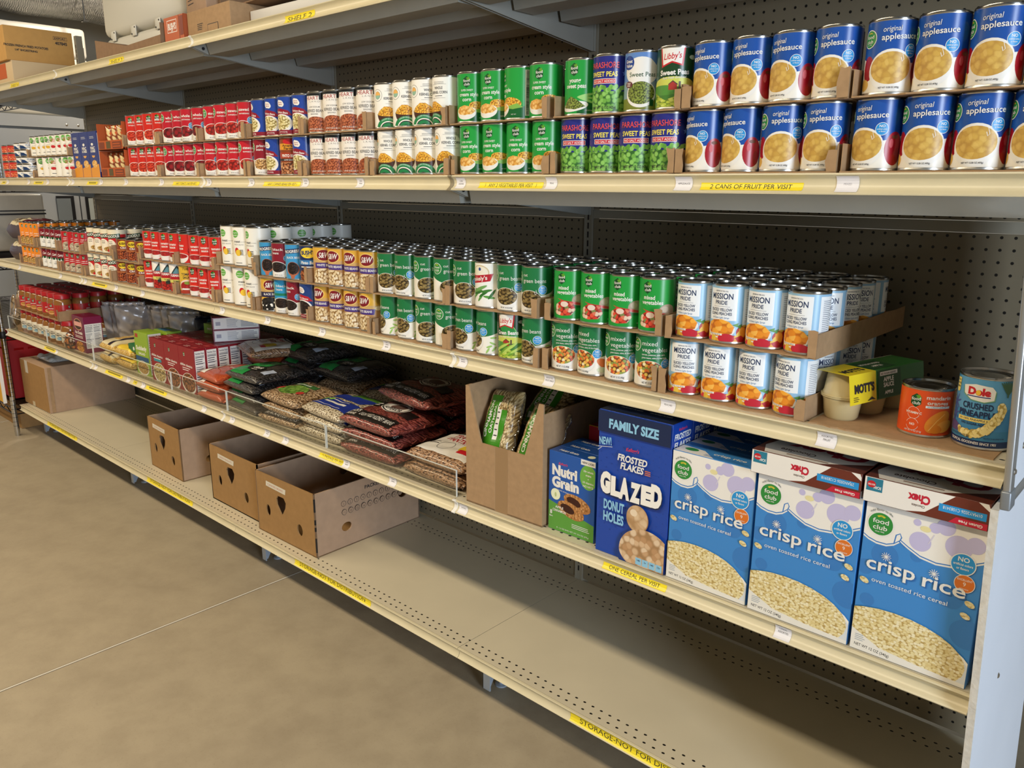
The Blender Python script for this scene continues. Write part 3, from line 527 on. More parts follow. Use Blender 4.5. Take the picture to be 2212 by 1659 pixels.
def L_pineapple(a):
    H = 104; base(a, M('#3f86b8', .3), H, 49.5); a.ell(0, 80, 70, 30, M('#5a9cc8', .3)); a.rect(-156, 0, 156, 26, M('#3a80aa', .3)); a.rect(-156, 0, 156, 10, M('#16305c', .3)); a.text('TROPICAL GOODNESS SINCE 1901', -4, 3.5, 4, WHITE, .02, w=86)
    vi = M('#4a5a9a', .35)
    for px, py, s in ((-46, 62, 13), (-44, 44, 10)):
        for k in range(7): t = radians(20+k*50); a.ell(px+s*.5*cos(t), py+s*.5*sin(t), s*.55, s*.13, vi, rot=t)
        a.line([(px, py), (px-3, py-14), (px-2, 22)], 1.4, vi)
    a.poly([(-70, 20), (-50, 34), (-40, 33), (-10, 21), (-20, 18), (-70, 18)], M('#5a4a7c', .35))
    yl = M('#f0d977', .35); a.poly([(-52, 82), (-40, 82), (-40, 100), (-52, 100)], yl); a.ell(-46, 82, 6, 4, yl); a.text('GREAT', -46, 95, 2.6, INK, .02); a.text('RECIPES', -46, 90, 2.6, INK, .02); a.text('INSIDE', -46, 85, 2.6, INK, .02)
    wh = [(-28, 92), (-6, 96), (20, 94), (26, 88), (25, 74), (10, 70), (-12, 72), (-26, 80)]
    a.poly([(x*1.06, y-1.4) for x, y in wh], M('#6aa07a')); a.poly(wh, WHITE); a.text('Dole', 0, 80, 11, REDL, .06, w=38); a.ell(-1, 83.6, 4, 4, M('#f2c23a')); a.rect(-20, 76.5, 19, 78, M('#26307e'))
    nv = M('#14264e', .35); a.text('CRUSHED', 0, 58, 9.5, nv, .02, w=52); a.text('PINEAPPLE', 0, 46, 9.5, nv, .02, w=64); a.rect(-32, 38, 34, 44, yl); a.text('IN 100% PINEAPPLE JUICE', 1, 39.6, 3.2, nv, .02, w=58); a.text('NO SUGAR ADDED', 0, 33, 3.6, nv, .02, w=48)
    fy = food(['#ecd88e', '#f3e3a6', '#e2ca76'], 6, '#b89c4c', warp=.4); rg = random.Random(8)
    for k in range(60):
        t = k/59; x = -26+t*66+6*sin(t*3); y = 22-10*sin(t*2.6)+t*t*46; a.ell(x+rg.uniform(-2, 2), y+rg.uniform(-3, 3), 4+5*t*(1-.3*t), 3.5+4.5*t, fy if k % 3 else M('#eedb92', .4), n=9, d=.15)
    gl = M('#3a5c40', .45)
    for k in range(9): a.ell(46+(k-4)*1.5, 92, 13, 1.6, gl, rot=pi/2+(k-4)*-.16)
    a.text('NET WT 20 OZ (1 LB 4 OZ) 567g', -26, 13.5, 3.2, nv, .01, w=40); a.text('PINEAPPLES PICKED PERFECTLY RIPE', 34, 14, 2.2, nv, .01, w=34)
# ---------------------------------------------------------------- cans
_CM = {}
def can_meshes(art, r, h):
    k = (art.__name__, r, h)
    if k in _CM: return _CM[k]
    kb = ('body', r, h)
    if kb not in _CM:
        n = 40; b = MB(); b.lathe([(r*.9, .002), (r*.97, 0), (r, .001), (r, .003), (r-.0006, .0045), (r-.0006, h-.0045), (r, h-.003)], TIN2, n)
        t = MB(); t.lathe([(r, h-.003), (r*1.004, h-.0015), (r*.995, h), (r*.965, h-.0003), (r*.945, h-.0042), (r*.86, h-.0044), (r*.84, h-.0032), (r*.80, h-.0044), (r*.66, h-.0044), (r*.64, h-.0034), (r*.60, h-.0044), (r*.42, h-.004), (0, h-.004)], TIN, n)
        _CM[kb] = (b.mesh('metal_body'), t.mesh('lid'))
    a = Art(); art(a); R = r-.0002; z0 = .0045
    hl = h-.009; ha = max(p[1] for p in a.L[0][0]); hs = hl/(ha*.001); us = R*1000/36.8 if art not in WIDE else R*1000/WIDE[art]
    nb = 44; cuts = [(-pi+2*pi*i/nb)*R*1000/us for i in range(1, nb)]; lim = pi*R*1000/us-.01
    def fm(u, v, d):
        an = u*us*.001/R; st = 2*pi/nb; i = math.floor((an+pi)/st+1e-6); a0 = -pi+i*st; q = (an-a0)/st; rr = R+d
        x0, y0, x1, y1 = rr*sin(a0), -rr*cos(a0), rr*sin(a0+st), -rr*cos(a0+st)
        return (x0+(x1-x0)*q, y0+(y1-y0)*q, z0+v*.001*hs)
    _CM[k] = _CM[kb]+(a.mesh('paper_label', fm, cuts, (), (-lim, 0, lim, ha), eps=.00003, radial=True),)
    return _CM[k]
WIDE = {L_mandarin: 42, L_pineapple: 49.5, L_meat: 40, L_chili: 43, L_mushroom: 33, L_campbell: 33, L_orange: 36, L_orangetall: 36, L_smarty: 36, L_smartr: 36, L_bluesmall: 40, L_redsmall: 40}
def can(name, art, x, y, z, label, group, s=-.2, r=.0368, h=.1125, rot=None, tilt=None):
    """s = where the label centre shows across the can seen from the aisle, -1 left edge to 1 right edge"""
    if rot is None: rot = atan2(1.43-x, y+1.8935)+asin(max(-1, min(1, s)))
    t = thing(name, label, 'can', (x, y, z), rot, group, rot=(tilt[0], tilt[1], rot) if tilt else None)
    b, l, p = can_meshes(art, r, h); put('metal_body', b, t); put('lid', l, t); put('paper_label', p, t)
    return t
# ---------------------------------------------------------------- room shell
BAY = 1.2192; ZT, ZA, ZB, ZC, ZD = 1.9084, 1.4664, 1.0365, .644, .1993; YF = -.5565
def concrete():
    m, n, l, b = _new('worn_concrete'); b.inputs['Roughness'].default_value = .55
    tc = n.new('ShaderNodeTexCoord')
    def nz(s, d): q = n.new('ShaderNodeTexNoise'); q.inputs['Scale'].default_value = s; q.inputs['Detail'].default_value = d; q.inputs['Roughness'].default_value = .65; l.new(tc.outputs['Object'], q.inputs['Vector']); return q
    a = nz(1.1, 8); c = nz(9, 6); e = nz(160, 2)
    r = n.new('ShaderNodeValToRGB'); r.color_ramp.elements[0].position = .32; r.color_ramp.elements[1].position = .68; r.color_ramp.elements[0].color = lin('#a39680'); r.color_ramp.elements[1].color = lin('#b0a38b')
    l.new(a.outputs['Fac'], r.inputs[0]); r2 = n.new('ShaderNodeValToRGB'); r2.color_ramp.elements[0].position = .35; r2.color_ramp.elements[1].position = .6; r2.color_ramp.elements[0].color = (.86, .85, .84, 1); r2.color_ramp.elements[1].color = (1, 1, 1, 1)
    l.new(c.outputs['Fac'], r2.inputs[0]); m1 = n.new('ShaderNodeMixRGB'); m1.blend_type = 'MULTIPLY'; m1.inputs[0].default_value = .8; l.new(r.outputs[0], m1.inputs[1]); l.new(r2.outputs[0], m1.inputs[2])
    r3 = n.new('ShaderNodeValToRGB'); r3.color_ramp.elements[0].position = .28; r3.color_ramp.elements[1].position = .4; r3.color_ramp.elements[0].color = (.7, .68, .66, 1); r3.color_ramp.elements[1].color = (1, 1, 1, 1); l.new(e.outputs['Fac'], r3.inputs[0])
    m2 = n.new('ShaderNodeMixRGB'); m2.blend_type = 'MULTIPLY'; m2.inputs[0].default_value = .35; l.new(m1.outputs[0], m2.inputs[1]); l.new(r3.outputs[0], m2.inputs[2]); l.new(m2.outputs[0], b.inputs['Base Color'])
    return m
fl = MB().box(-7, 6.6, -7, 2.6, -.12, 0, concrete()).build('floor'); struct(fl)
jm = M('#6f6558', .9); jc = M('#cfcabd', .8)
jb = MB()
for x in (-1.045, -4.1, 2.0): jb.box(x-.005, x+.006, -6.9, .4, .0002, .0006, jm); jb.box(x-.0025, x+.004, -6.9, .4, .0006, .0009, jc)
jb.box(-6.9, 6.5, -3.2, -3.192, .0002, .0006, jm)
jb.build('control_joint', fl)
WALL = M('#cfc8b8', .8, noise=.04, scale=4)
struct(MB().box(-7, 6.6, 2.4, 2.52, 0, 3.6, WALL).build('wall_back'))
struct(MB().box(-7, 6.6, -7.1, -7, 0, 3.6, WALL).build('wall_front'))
struct(MB().box(-7.1, -7, -7, 2.52, 0, 3.6, WALL).build('wall_left'))
wr = MB(); wr.box(6.5, 6.6, -7, -4.8, 0, 3.6, WALL); wr.box(6.5, 6.6, -1., 2.52, 0, 3.6, WALL); wr.box(6.5, 6.6, -4.8, -1., 3.1, 3.6, WALL); struct(wr.build('wall_right'))
ce = MB().box(-7, 6.6, -7, 2.52, 3.5, 3.6, M('#6f6d6a', .9)); struct(ce.build('ceiling'))
for i, x in enumerate((-.6, -3.9)):
    t = thing('strip_lamp', ('white strip lamp hung over the aisle near the doorway end', 'white strip lamp hung over the aisle near the refrigerator end')[i], 'lamp', (x, -2.3, 2.98), group=None)
    MB().box(-1.2, 1.2, -.09, .09, .0, .08, WHITE, bev=.01).build('lamp_housing', t); MB().tube([(-.9, 0, .08), (-.9, 0, .52)], .004, TIN).tube([(.9, 0, .08), (.9, 0, .52)], .004, TIN).build('hanger', t)
# silver duct under the ceiling, far left
def foil():
    m, n, l, b = _new('crinkled_foil'); b.inputs['Metallic'].default_value = .6; b.inputs['Roughness'].default_value = .32; b.inputs['Base Color'].default_value = lin('#e2e0dc')
    tc = n.new('ShaderNodeTexCoord'); w = n.new('ShaderNodeTexWave'); w.bands_direction = 'Y'; w.inputs['Scale'].default_value = 22; w.inputs['Distortion'].default_value = 6; w.inputs['Detail'].default_value = 3
    z = n.new('ShaderNodeTexNoise'); z.inputs['Scale'].default_value = 14; z.inputs['Detail'].default_value = 6
    l.new(tc.outputs['Object'], w.inputs[0]); l.new(tc.outputs['Object'], z.inputs[0]); a = n.new('ShaderNodeMath'); l.new(w.outputs['Fac'], a.inputs[0]); l.new(z.outputs['Fac'], a.inputs[1])
    bp = n.new('ShaderNodeBump'); bp.inputs['Strength'].default_value = .9; bp.inputs['Distance'].default_value = .05; l.new(a.outputs[0], bp.inputs['Height']); l.new(bp.outputs[0], b.inputs['Normal'])
    return m
d = thing('air_duct', 'silver foil insulated air duct running under the dark ceiling', 'duct', (-6.0, 0, 3.0))
mb = MB(); rg = random.Random(4); pts = [(-.02*sin(k*1.3), -3+k*.25, .015*sin(k*2.1)) for k in range(22)]; mb.tube(pts, .26, foil(), 24); mb.build('foil_jacket', d)
for y in (.86, -1.2): MB().tube([(.27, y, -.3), (.27, y, .5)], .006, TIN).box(.24, .3, y-.02, y+.02, -.305, -.295, TIN).build('hanger_rod', d)
# ---------------------------------------------------------------- gondola shelving
PROF = [(.004, 0), (-.001, -.0005), (-.0022, -.003), (0, -.0052), (.004, -.008), (.0066, -.013), (.0072, -.018), (.0056, -.0235), (.001, -.028), (-.0035, -.0305), (-.0056, -.0328), (-.0052, -.0347), (-.003, -.035)]
PIN = [(.002, -.033), (.008, -.026), (.011, -.018), (.010, -.010), (.007, -.004)]
def prof_y(z):
    for (y0, z0), (y1, z1) in zip(PROF[2:], PROF[3:]):
        if z1 <= z <= z0: return y0+(y1-y0)*(z0-z)/(z0-z1)
    return -.004
def rail_map(xc, zt, yf, dy=.0005):
    return lambda u, v, d: (xc+u*.001, yf+prof_y(-.0345+v*.001)-dy-d, zt-.0345+v*.001)
def rail_mesh(x0, x1, yf, zt, m):
    mb = MB(); mb.prism([(yf+y, zt+z) for y, z in PROF+PIN], x0, x1, m, 'X', sm=True); return mb
CUTV = [4, 6.5, 11, 16.5, 21.5, 26.5, 29.3]
def tape(sh, x0, x1, zt, yf, text=None, v0=5.5, v1=18.5, dy=.0005):
    w = (x1-x0)*1000; a = Art(); a.rect(-w/2, v0, w/2, v1, YTAPE)
    h = (v1-v0)*.62; yb = v0+(v1-v0)*.2
    if text: a.text(text, 0, yb, h, INK, 0, w=w*.8)
    else: a.lines(-w*.36, w*.36, yb, yb+h*1.25, 1, M('#8a7d1c'), .55, .02)
    put('yellow_tape', a.mesh('yellow_tape', rail_map((x0+x1)/2, zt, yf, dy), (), CUTV), RAIL.get(sh.name, sh))
def card(sh, xc, zt, yf, lines, w=30, faint=False):
    a = Art(); a.rect(-w/2, 4, w/2, 29, PAPER); ink = M('#9a98a0') if faint else INK
    if lines is None: a.lines(-w*.26, w*.26, 13, 23, 2, M('#8c8890'), .34, .2)
    else:
        n = len(lines)
        for i, t in enumerate(lines): a.text(t, 0, 16+(n-1)*3.2-i*6.2-(1 if n == 1 else 0), 3.4, ink, 0, w=min(w*.84, len(t)*2.55))
    put('shelf_card', a.mesh('shelf_card', rail_map(xc, zt, yf, .0009), (), CUTV), RAIL.get(sh.name, sh))
RAIL = {}
BAYN = ['first bay at the far left end', 'second bay from the left', 'third bay from the left', 'nearest bay on the right']
LEVN = {'T': 'top storage shelf', 'A': 'upper can shelf', 'B': 'middle can shelf', 'C': 'dry goods shelf'}
ENDX = {'T': 1.2185, 'A': 1.2185, 'B': 1.2145, 'C': 1.2185}
SH = {}
slots = deckmat('#cfc6ae', [(-.525, .1), (-.5, .6), (-.07, .1), (-.045, .6)])
for lev, zt in (('T', ZT), ('A', ZA), ('B', ZB), ('C', ZC)):
    for b in range(4):
        x0 = (b-3)*BAY+.001; x1 = x0+BAY-.002
        if b == 3: x1 = ENDX[lev]
        t = thing('gondola_shelf', f'cream steel {LEVN[lev]} in the {BAYN[b]}', 'shelf', (0, 0, 0), group='gondola shelves'); SH[lev+str(b)] = t
        mb = MB(); mb.box(x0, x1, -.548, -.004, zt-.012, zt, slots)
        cd_ = .066 if lev == 'A' else .052
        for ya, yb in ((-.512, -.42), (-.36, -.26), (-.18, -.07)):
            mb.prism([(ya, zt-.012), (ya+.012, zt-cd_), (yb-.012, zt-cd_), (yb, zt-.012)], x0+.018, x1-.018, STEEL)
        mb.build('deck', t)
        RAIL[t.name] = rail_mesh(x0, x1, YF, zt, CREAM).build('price_rail', t)
        if not (lev == 'B' and b == 2):
            cp = MB(); cp.prism([(YF+y-.0022, zt+z*1.03+.0004) for y, z in PROF]+[(YF+y, zt+z) for y, z in PIN], x0-.0005, x0+.011, WHITE if (lev, b) != ('A', 3) else M('#8a7f66', .6), 'X', sm=True); cp.build('end_cap', t)
        for xs, q in ((x0+.003, 1), (x1-.006, -1))[:1 if b == 3 else 2]:
            mb = MB(); mb.prism([(-.548, zt-.0125), (-.548, zt-.034), (-.5, zt-.05), (-.36, zt-.066), (-.02, zt-.104), (-.004, zt-.104), (-.004, zt-.0125)], xs, xs+.0025, STEEL)
            mb.box(xs-.003, xs+.0055, -.012, -.004, zt-.104, zt-.02, STEEL); mb.lathe([(0, 0), (.005, 0), (.005, .002), (0, .002)], BLACK, 12, Matrix.Translation((xs+.0025, -.515, zt-.034)) @ Matrix.Rotation(pi/2, 4, 'Y'))
            mb.build('bracket', t)
def bay_of(x): return str(max(0, min(3, int(x/BAY+3))))
for x, tx in zip([-3.269, -2.957, -2.699, -2.393, -2.084, -1.84, -1.531, -1.178, -.905, -.607, -.349, .037, .314, .634, .935],
                 [None]*5+[['TOMA', 'DICED'], ['TOMA', 'WHOLE'], ['TOMA', 'STEWED'], ['GARBANZO', 'BEANS'], ['REFRIED', 'BEANS'], ['CORN', 'WHOLE'], ['CORN', 'CREAMED'], ['PEAS'], ['APPLESAUCE'], ['MIXED']]):
    card(SH['A'+bay_of(x)], x, ZA, YF, tx, 36 if x > .6 else 30, x > .9)
for (x0, x1), tx in zip([(-3.367, -3.308), (-2.887, -2.762), (-2.232, -2.124), (-1.442, -1.246), (-.834, -.634), (.098, .291), (.67, .862)],
                        [None, None, None, 'I ANY 2 TOMATO CANS PER VISIT I', 'I ANY 2 CANNED BEANS PER VISIT I', 'I   ANY 2 VEGETABLES PER VISIT   I', '2 CANS OF FRUIT PER VISIT']):
    tape(SH['A'+bay_of(x0)], x0, x1, ZA, YF, tx)
for x, tx in zip([-3.274, -2.692, -2.39, -2.054, -1.797, -1.16, -.866, -.563, -.261, .038, .317, .626, .945],
                 [None]*6+[['BLACK', 'BEANS'], ['NAVY', 'BEANS'], ['CUT', 'GREEN', 'BEANS'], None, ['ASSORTED', 'VEGETABLES'], ['PEACHES'], ['ASSORTED', 'FRUIT']]):
    card(SH['B'+bay_of(x)], x, ZB, YF, tx, 34 if x > .5 else 30)
tape(SH['B1'], -2.312, -2.152, ZB, YF)
for x, tx in zip([-2.889, -2.39, -2.035, -1.888, -1.361, -1.153, -.92, -.806, -.473, -.254, .034, .902],
                 [None]*4+[['LENTILS'], ['BLACK', 'BEANS'], ['ASSORTED', 'GARBANZO', 'BEANS'], ['NAVY', 'BEANS'], ['LT. RED', 'KIDNEY', 'BEANS'], ['PINTO', 'BEANS'], ['OATMEAL'], ['CEREAL-', 'ASSORTED']]):
    card(SH['C'+bay_of(x)], x, ZC, YF, tx, 32)
for (x0, x1), tx in zip([(-3.065, -2.902), (-2.282, -2.097), (-1.987, -1.951), (-1.862, -1.674), (-.613, -.478), (.483, .647)], [None, None, 'OR', None, '*1 PACKAGE PER VISIT', 'ONE CEREAL PER VISIT']):
    tape(SH['C'+bay_of(x0)], x0, x1, ZC, YF, tx)
for (x0, x1), tx in zip([(-.664, -.52), (-1.876, -1.746), (-3.032, -2.91)], ['SHELF 2', 'SHELF 3', 'SHELF 4']):
    tape(SH['T'+bay_of(x0)], x0, x1, ZT, YF, tx, 4, 24)
# base decks
DPF = [(.004, 0), (-.001, -.0006), (-.002, -.003), (.001, -.006), (.004, -.012), (.0045, -.02), (.002, -.026), (-.002, -.029), (-.0035, -.031), (-.002, -.0325), (.006, -.03), (.009, -.018), (.007, -.004)]
YD = -.5449
for b in range(4):
    x0 = (b-3)*BAY+.0008; x1 = x0+BAY-.0016
    t = thing('base_deck', f'wide cream base deck near the floor in the {BAYN[b]}', 'shelf', group='gondola base decks'); SH['D'+str(b)] = t
    MB().box(x0, x1, YD+.006, -.003, ZD-.02, ZD, deckmat('#d3c9b0', [(-.522, .1), (-.497, .6), (-.09, .1), (-.065, .6)])).build('deck', t)
    mb = MB(); mb.prism([(YD+y, ZD+z) for y, z in DPF], x0, x1, CREAM, 'X', sm=True); RAIL[t.name] = mb.build('front_rail', t)
def dprof(z):
    for (y0, z0), (y1, z1) in zip(DPF[1:], DPF[2:9]):
        if z1 <= z <= z0: return y0+(y1-y0)*(z0-z)/(z0-z1)
    return -.0035
def dmap(xc): return lambda u, v, d: (xc+u*.001, YD+dprof(-.0325+v*.001)-.0005-d, ZD-.0325+v*.001)
for x0, x1 in [(-3.221, -2.798), (-1.982, -1.559), (-.816, -.394), (.395, .811)]:
    w = (x1-x0)*1000; a = Art(); a.rect(-w/2, 4, w/2, 27, YTAPE); a.text('STORAGE-NOT FOR DISTRIBUTION', 0, 8.5, 13.5, INK, 0, w=w*.86)
    put('yellow_tape', a.mesh('yellow_tape', dmap((x0+x1)/2), (), (6.5, 12.5, 20.5, 26.5)), RAIL[SH['D'+bay_of(x0)].name])
GALV = M('#b4c0cf', .35, .35)
for b in range(5):
    x = (b-3)*BAY - (.02 if b == 4 else 0)
    t = thing('base_bracket', f'pale blue grey base bracket on the floor, {ORD[b]} from the left end', 'bracket', (x, 0, 0), group='base brackets under the shelving')
    mb = MB(); mb.prism([(-.43, ZD-.021), (-.428, .012), (-.418, .008), (-.405, .03), (-.34, .05), (-.2, .06), (-.006, .06), (-.006, ZD-.021)], -.002, .002, GALV)
    mb.box(-.014, .014, -.433, -.429, .008, ZD-.021, GALV); mb.box(-.014, -.0125, -.433, -.41, .008, ZD-.021, GALV); mb.prism([(-.4, .16), (-.4, .07), (-.36, .09), (-.1, .09), (-.1, .16)], -.0045, .0045, GALV); mb.build('plate', t)
    MB().lathe([(0, 0), (.019, 0), (.019, .004), (.007, .006), (.006, .045), (.01, .046), (.01, .052), (0, .052)], GALV, 16, Matrix.Translation((.006, -.375, 0))).box(-.002, .016, -.385, -.365, .046, .056, GALV).build('levelling_foot', t)
# uprights and pegboard
for b in range(5):
    x = (b-3)*BAY - (.017 if b == 4 else 0)
    t = thing('upright_post', f'slotted steel upright post, {ORD[b]} from the left end of the shelving', 'post', (x, 0, 0), group='slotted uprights')
    MB().box(-.0155, .0155, -.0025, .03, .01, 2.25, POST).box(-.0145, -.009, -.0035, -.0025, .01, 2.25, POST).box(.009, .0145, -.0035, -.0025, .01, 2.25, POST).build('channel', t)
    mb = MB(); k = 0
    while .23+k*.0254 < 2.2: mb.box(-.0025, .0025, -.0032, -.0026, .23+k*.0254, .2475+k*.0254, BLACK); k += 1
    mb.build('slot_row', t)
LV = [('lower', .205, 1.352, 1.3323-1.27), ('upper', 1.378, 1.95, 1.3982)]
for b in range(4):
    for nm, z0, z1, oz in LV:
        ox = (b-3)*BAY+.0258; o = MB().box(-.0258+.0165, BAY-.0258-(.036 if b == 3 else .0165), 0, .01, z0-oz, z1-oz, PEG).build('pegboard_panel'); o.location = (ox, .001, oz)
        tag(o, f'{nm} perforated grey steel back panel in the {BAYN[b]}', 'panel', 'pegboard back panels')
    o = MB().box((b-3)*BAY+.0165, (b-2)*BAY-.0165, -.0025, .012, 1.3535, 1.3765, POST).build('panel_rail'); tag(o, f'narrow grey rail between back panels in the {BAYN[b]}', 'rail', 'back panel rails')
# acrylic fences on the dry goods shelf
AC = glass(.975, .035); ACE = M('#dfe2dc', .15, spec=.8)
for i, (x0, x1) in enumerate([(-3.655, -3.05), (-3.046, -2.442), (-2.436, -1.651), (-1.647, -1.209), (-1.205, -.594), (-.59, -.003)]):
    t = thing('shelf_fence', f'clear acrylic shelf fence, {ORD[i]} from the left along the dry goods shelf', 'fence', (0, 0, 0), group='acrylic shelf fences')
    MB().box(x0, x1, -.5405, -.5375, ZC, ZC+.073, AC).box(x0, x1, -.5375, -.515, ZC, ZC+.0025, AC).build('pane', t); t = t.children[0] if t.children else t
    MB().box(x0, x1, -.541, -.537, ZC+.073, ZC+.0745, ACE).box(x0, x0+.0015, -.541, -.537, ZC, ZC+.073, ACE).box(x1-.0015, x1, -.541, -.537, ZC, ZC+.073, ACE).build('polished_edge', t)
# ---------------------------------------------------------------- white end board and framed board at the right end
tl = radians(-2.29)
eb = thing('end_board', 'bluish white painted end board at the right end of the shelving', 'board', (1.2465, 0, 0), rot=(0, tl, 0))
BW = M('#e4e9f2', .42, noise=.03, scale=5); BE = M('#cfcac0', .8, noise=.12, scale=80, bump=.5)
mb = MB(); mb.box(.0005, .0115, -.572, -.09, 0, .972, BW); mb.build('panel', eb)
MB().box(0, .011, -.575, -.572, 0, .972, BE).build('chipped_edge', eb)
for y, z in ((-.42, .62), (-.28, .2)): MB().lathe([(0, .0022), (.003, .002), (.0055, 0)], TIN2, 14, Matrix.Translation((.0115, y, z)) @ Matrix.Rotation(pi/2, 4, 'Y')).build('screw_head', eb)
fb = thing('framed_board', 'aluminium framed white board standing on the end board', 'board', (1.275, 0, 0), rot=(0, radians(-3.2), 0))
AL = M('#b9bcc0', .3, .8); MB().box(.002, .009, -.56, -.1, .99, 1.40, BW).build('panel', fb)
MB().box(0, .0115, -.576, -.552, .985, 1.40, AL, bev=.004).build('front_bar', fb)
MB().box(.0005, .011, -.552, -.09, .980, 1.0, AL, bev=.003).build('bottom_bar', fb)
MB().box(-.0015, .013, -.579, -.546, .976, 1.006, M('#8f959c', .4, .5), bev=.003).build('corner_bracket', fb)
for y, z in ((-.564, 1.035), (-.5, 1.06), (-.5, 1.3)): MB().lathe([(0, .0028), (.003, .0024), (.0055, 0)], TIN2, 14, Matrix.Translation((.0117 if y < -.55 else .0092, y, z)) @ Matrix.Rotation(pi/2, 4, 'Y')).build('rivet', fb)
# ---------------------------------------------------------------- cardboard trays and cans
def tray(xc, z, w, d, label, y0=-.5395, wall=.045, flaps='LR', fc=None, seed=0, side='LR'):
    rg = random.Random(seed*31+int(xc*1000)); mb = MB(); x0, x1 = xc-w/2, xc+w/2; fc = fc or KRAFT
    n = 22; fr = [(x0+(x1-x0)*i/n, y0+rg.uniform(-.0035, .003)) for i in range(n+1)]
    mb.prism(fr+[(x1, y0+d), (x0, y0+d)], z, z+.0026, KRAFT, 'Z')
    for s, xx in (('L', x0), ('R', x1-.0014)):
        if s in side:
            P = [(y0+.001, z+.0026), (y0+d, z+.0026), (y0+d, z+wall)]+[(y0+d-(d-.001)*k/8, z+wall*(1+rg.uniform(-.04, .03))) for k in range(1, 9)]
            mb.prism(P, xx, xx+.0014, KRAFT, 'X')
        if s in flaps and not (s == 'L' and rg.random() < .4):
            e = rg.uniform(.010, .020); h = wall*rg.uniform(.8, 1.2); a, b = (xx, xx+e) if s == 'L' else (xx+.0014-e, xx+.0014)
            P = [(a, z+.002), (b, z+.002), (b+rg.uniform(-.003, .003), z+h*.35), (b+rg.uniform(-.004, .002), z+h*.7), (b, z+h), ((a+b)/2, z+h+rg.uniform(-.003, .002)), (a, z+h)]
            if s == 'R': P[2] = (b, z+h*.35); P[3] = (b, z+h*.7); P[6] = (a+rg.uniform(-.004, .003), z+h); P.append((a+rg.uniform(-.004, .004), z+h*.5))
            mb.prism(P, y0-.0018, y0+.0002, fc, 'Y')
    o = mb.build('cardboard_tray'); tag(o, label, 'tray', 'torn cardboard can trays'); return o
D = {L_applesauce: ('applesauce_can', 'blue applesauce can'), L_parashore: ('pea_can', 'navy sweet peas can'), L_creamcorn: ('corn_can', 'green cream style corn can'), L_youngpeas: ('pea_can', 'green young sweet peas can'),
     L_gvpeas: ('pea_can', 'light blue and white sweet peas can'), L_libbypeas: ('pea_can', 'dark green sweet peas can'), L_kernel: ('corn_can', 'white whole kernel corn can'), L_refried: ('bean_can', 'white and black refried beans can'),
     L_northern: ('bean_can', 'royal blue northern beans can'), L_garbanzo: ('bean_can', 'crimson garbanzo beans can'), L_farms: ('bean_can', 'brown and orange pinto beans can'), L_tomato: ('tomato_can', 'red stewed tomatoes can'),
     L_whole: ('tomato_can', 'red whole peeled tomatoes can'), L_diced: ('tomato_can', 'red petite diced tomatoes can'), L_peaches: ('peach_can', 'pale blue sliced peaches can'), L_mixhex: ('vegetable_can', 'bright green mixed vegetables can'),
     L_mixcirc: ('vegetable_can', 'green and white mixed vegetables can'), L_greenbean: ('bean_can', 'green and white cut green beans can'), L_stokely: ('bean_can', 'white green beans can'), L_libbybeans: ('bean_can', 'dark green cut beans can'),
     L_sw: ('bean_can', 'tan and yellow white beans can'), L_swblack: ('bean_can', 'tan and navy black beans can'), L_progresso: ('bean_can', 'sky blue black beans can'), L_fcblack: ('bean_can', 'maroon and white black beans can'),
     L_tealblack: ('bean_can', 'teal and white black beans can'), L_bushpinto: ('bean_can', 'navy and yellow pinto beans can'), L_navyblack: ('bean_can', 'navy and red black beans can'), L_meat: ('sauce_can', 'tall white pasta sauce can'),
     L_tsauce: ('sauce_can', 'red tomato sauce can'), L_furmano: ('sauce_can', 'white and red tomato sauce can'), L_gold: ('sauce_can', 'gold tomato sauce can'), L_chili: ('bean_can', 'short brown chili beans can'),
     L_noodle: ('soup_can', 'cream and red noodle soup can'), L_mushroom: ('soup_can', 'small red mushroom soup can'), L_campbell: ('soup_can', 'small maroon and white soup can'), L_orange: ('soup_can', 'small orange noodle soup can'),
     L_orangetall: ('soup_can', 'tall orange noodle soup can'), L_smarty: ('vegetable_can', 'white can with yellow picture'), L_smartr: ('vegetable_can', 'white can with red picture'), L_bluesmall: ('tuna_can', 'flat navy and white tuna can'), L_redsmall: ('meat_can', 'red and salmon can')}
SHN = {'A': 'upper shelf', 'B': 'middle shelf', 'C': 'dry goods shelf'}
PEND = []
def row(lev, layer, art, xs, z, ss, r=.0368, h=.1125, yc=None, back=0):
    """queue cans; labels are numbered left to right per kind and layer once all are known"""
    yc = (-.535+r) if yc is None else yc
    if not isinstance(ss, (list, tuple)): ss = [ss]*len(xs)
    for x, s in zip(xs, ss): PEND.append((lev, layer, art, x, yc+random.uniform(0, .004), z, s, r, h, back))
def quad(c, n=4, p=.0752): return [c+(i-(n-1)/2)*p for i in range(n)]
def flush():
    cnt = {}
    for q in PEND: cnt.setdefault((q[0], q[1], q[2]), []).append(q)
    for (lev, layer, art), L in cnt.items():
        L.sort(key=lambda q: q[3]); nm, ds = D[art]
        for i, (_, _, _, x, y, z, s, r, h, back) in enumerate(L):
            pos = f'{ORD[i]} from left' if len(L) > 1 else 'the only one'
            can(nm, art, x, y, z, f'{ds}, {pos}, {layer} front row, {SHN[lev]}', f'{ds}s, {SHN[lev]}', s, r, h)
            for k in range(1, back+1):
                can(nm, art, x+random.uniform(-.0003, .0003), y+k*(2*r+.0016), z, f'{ds}, {ORD[i]} column, {ORD[k]} row back, {layer} layer, {SHN[lev]}', f'{ds}s behind the front row, {SHN[lev]}', s, r, h, rot=random.uniform(.3, 1.5))
    PEND.clear()
T3 = .0027
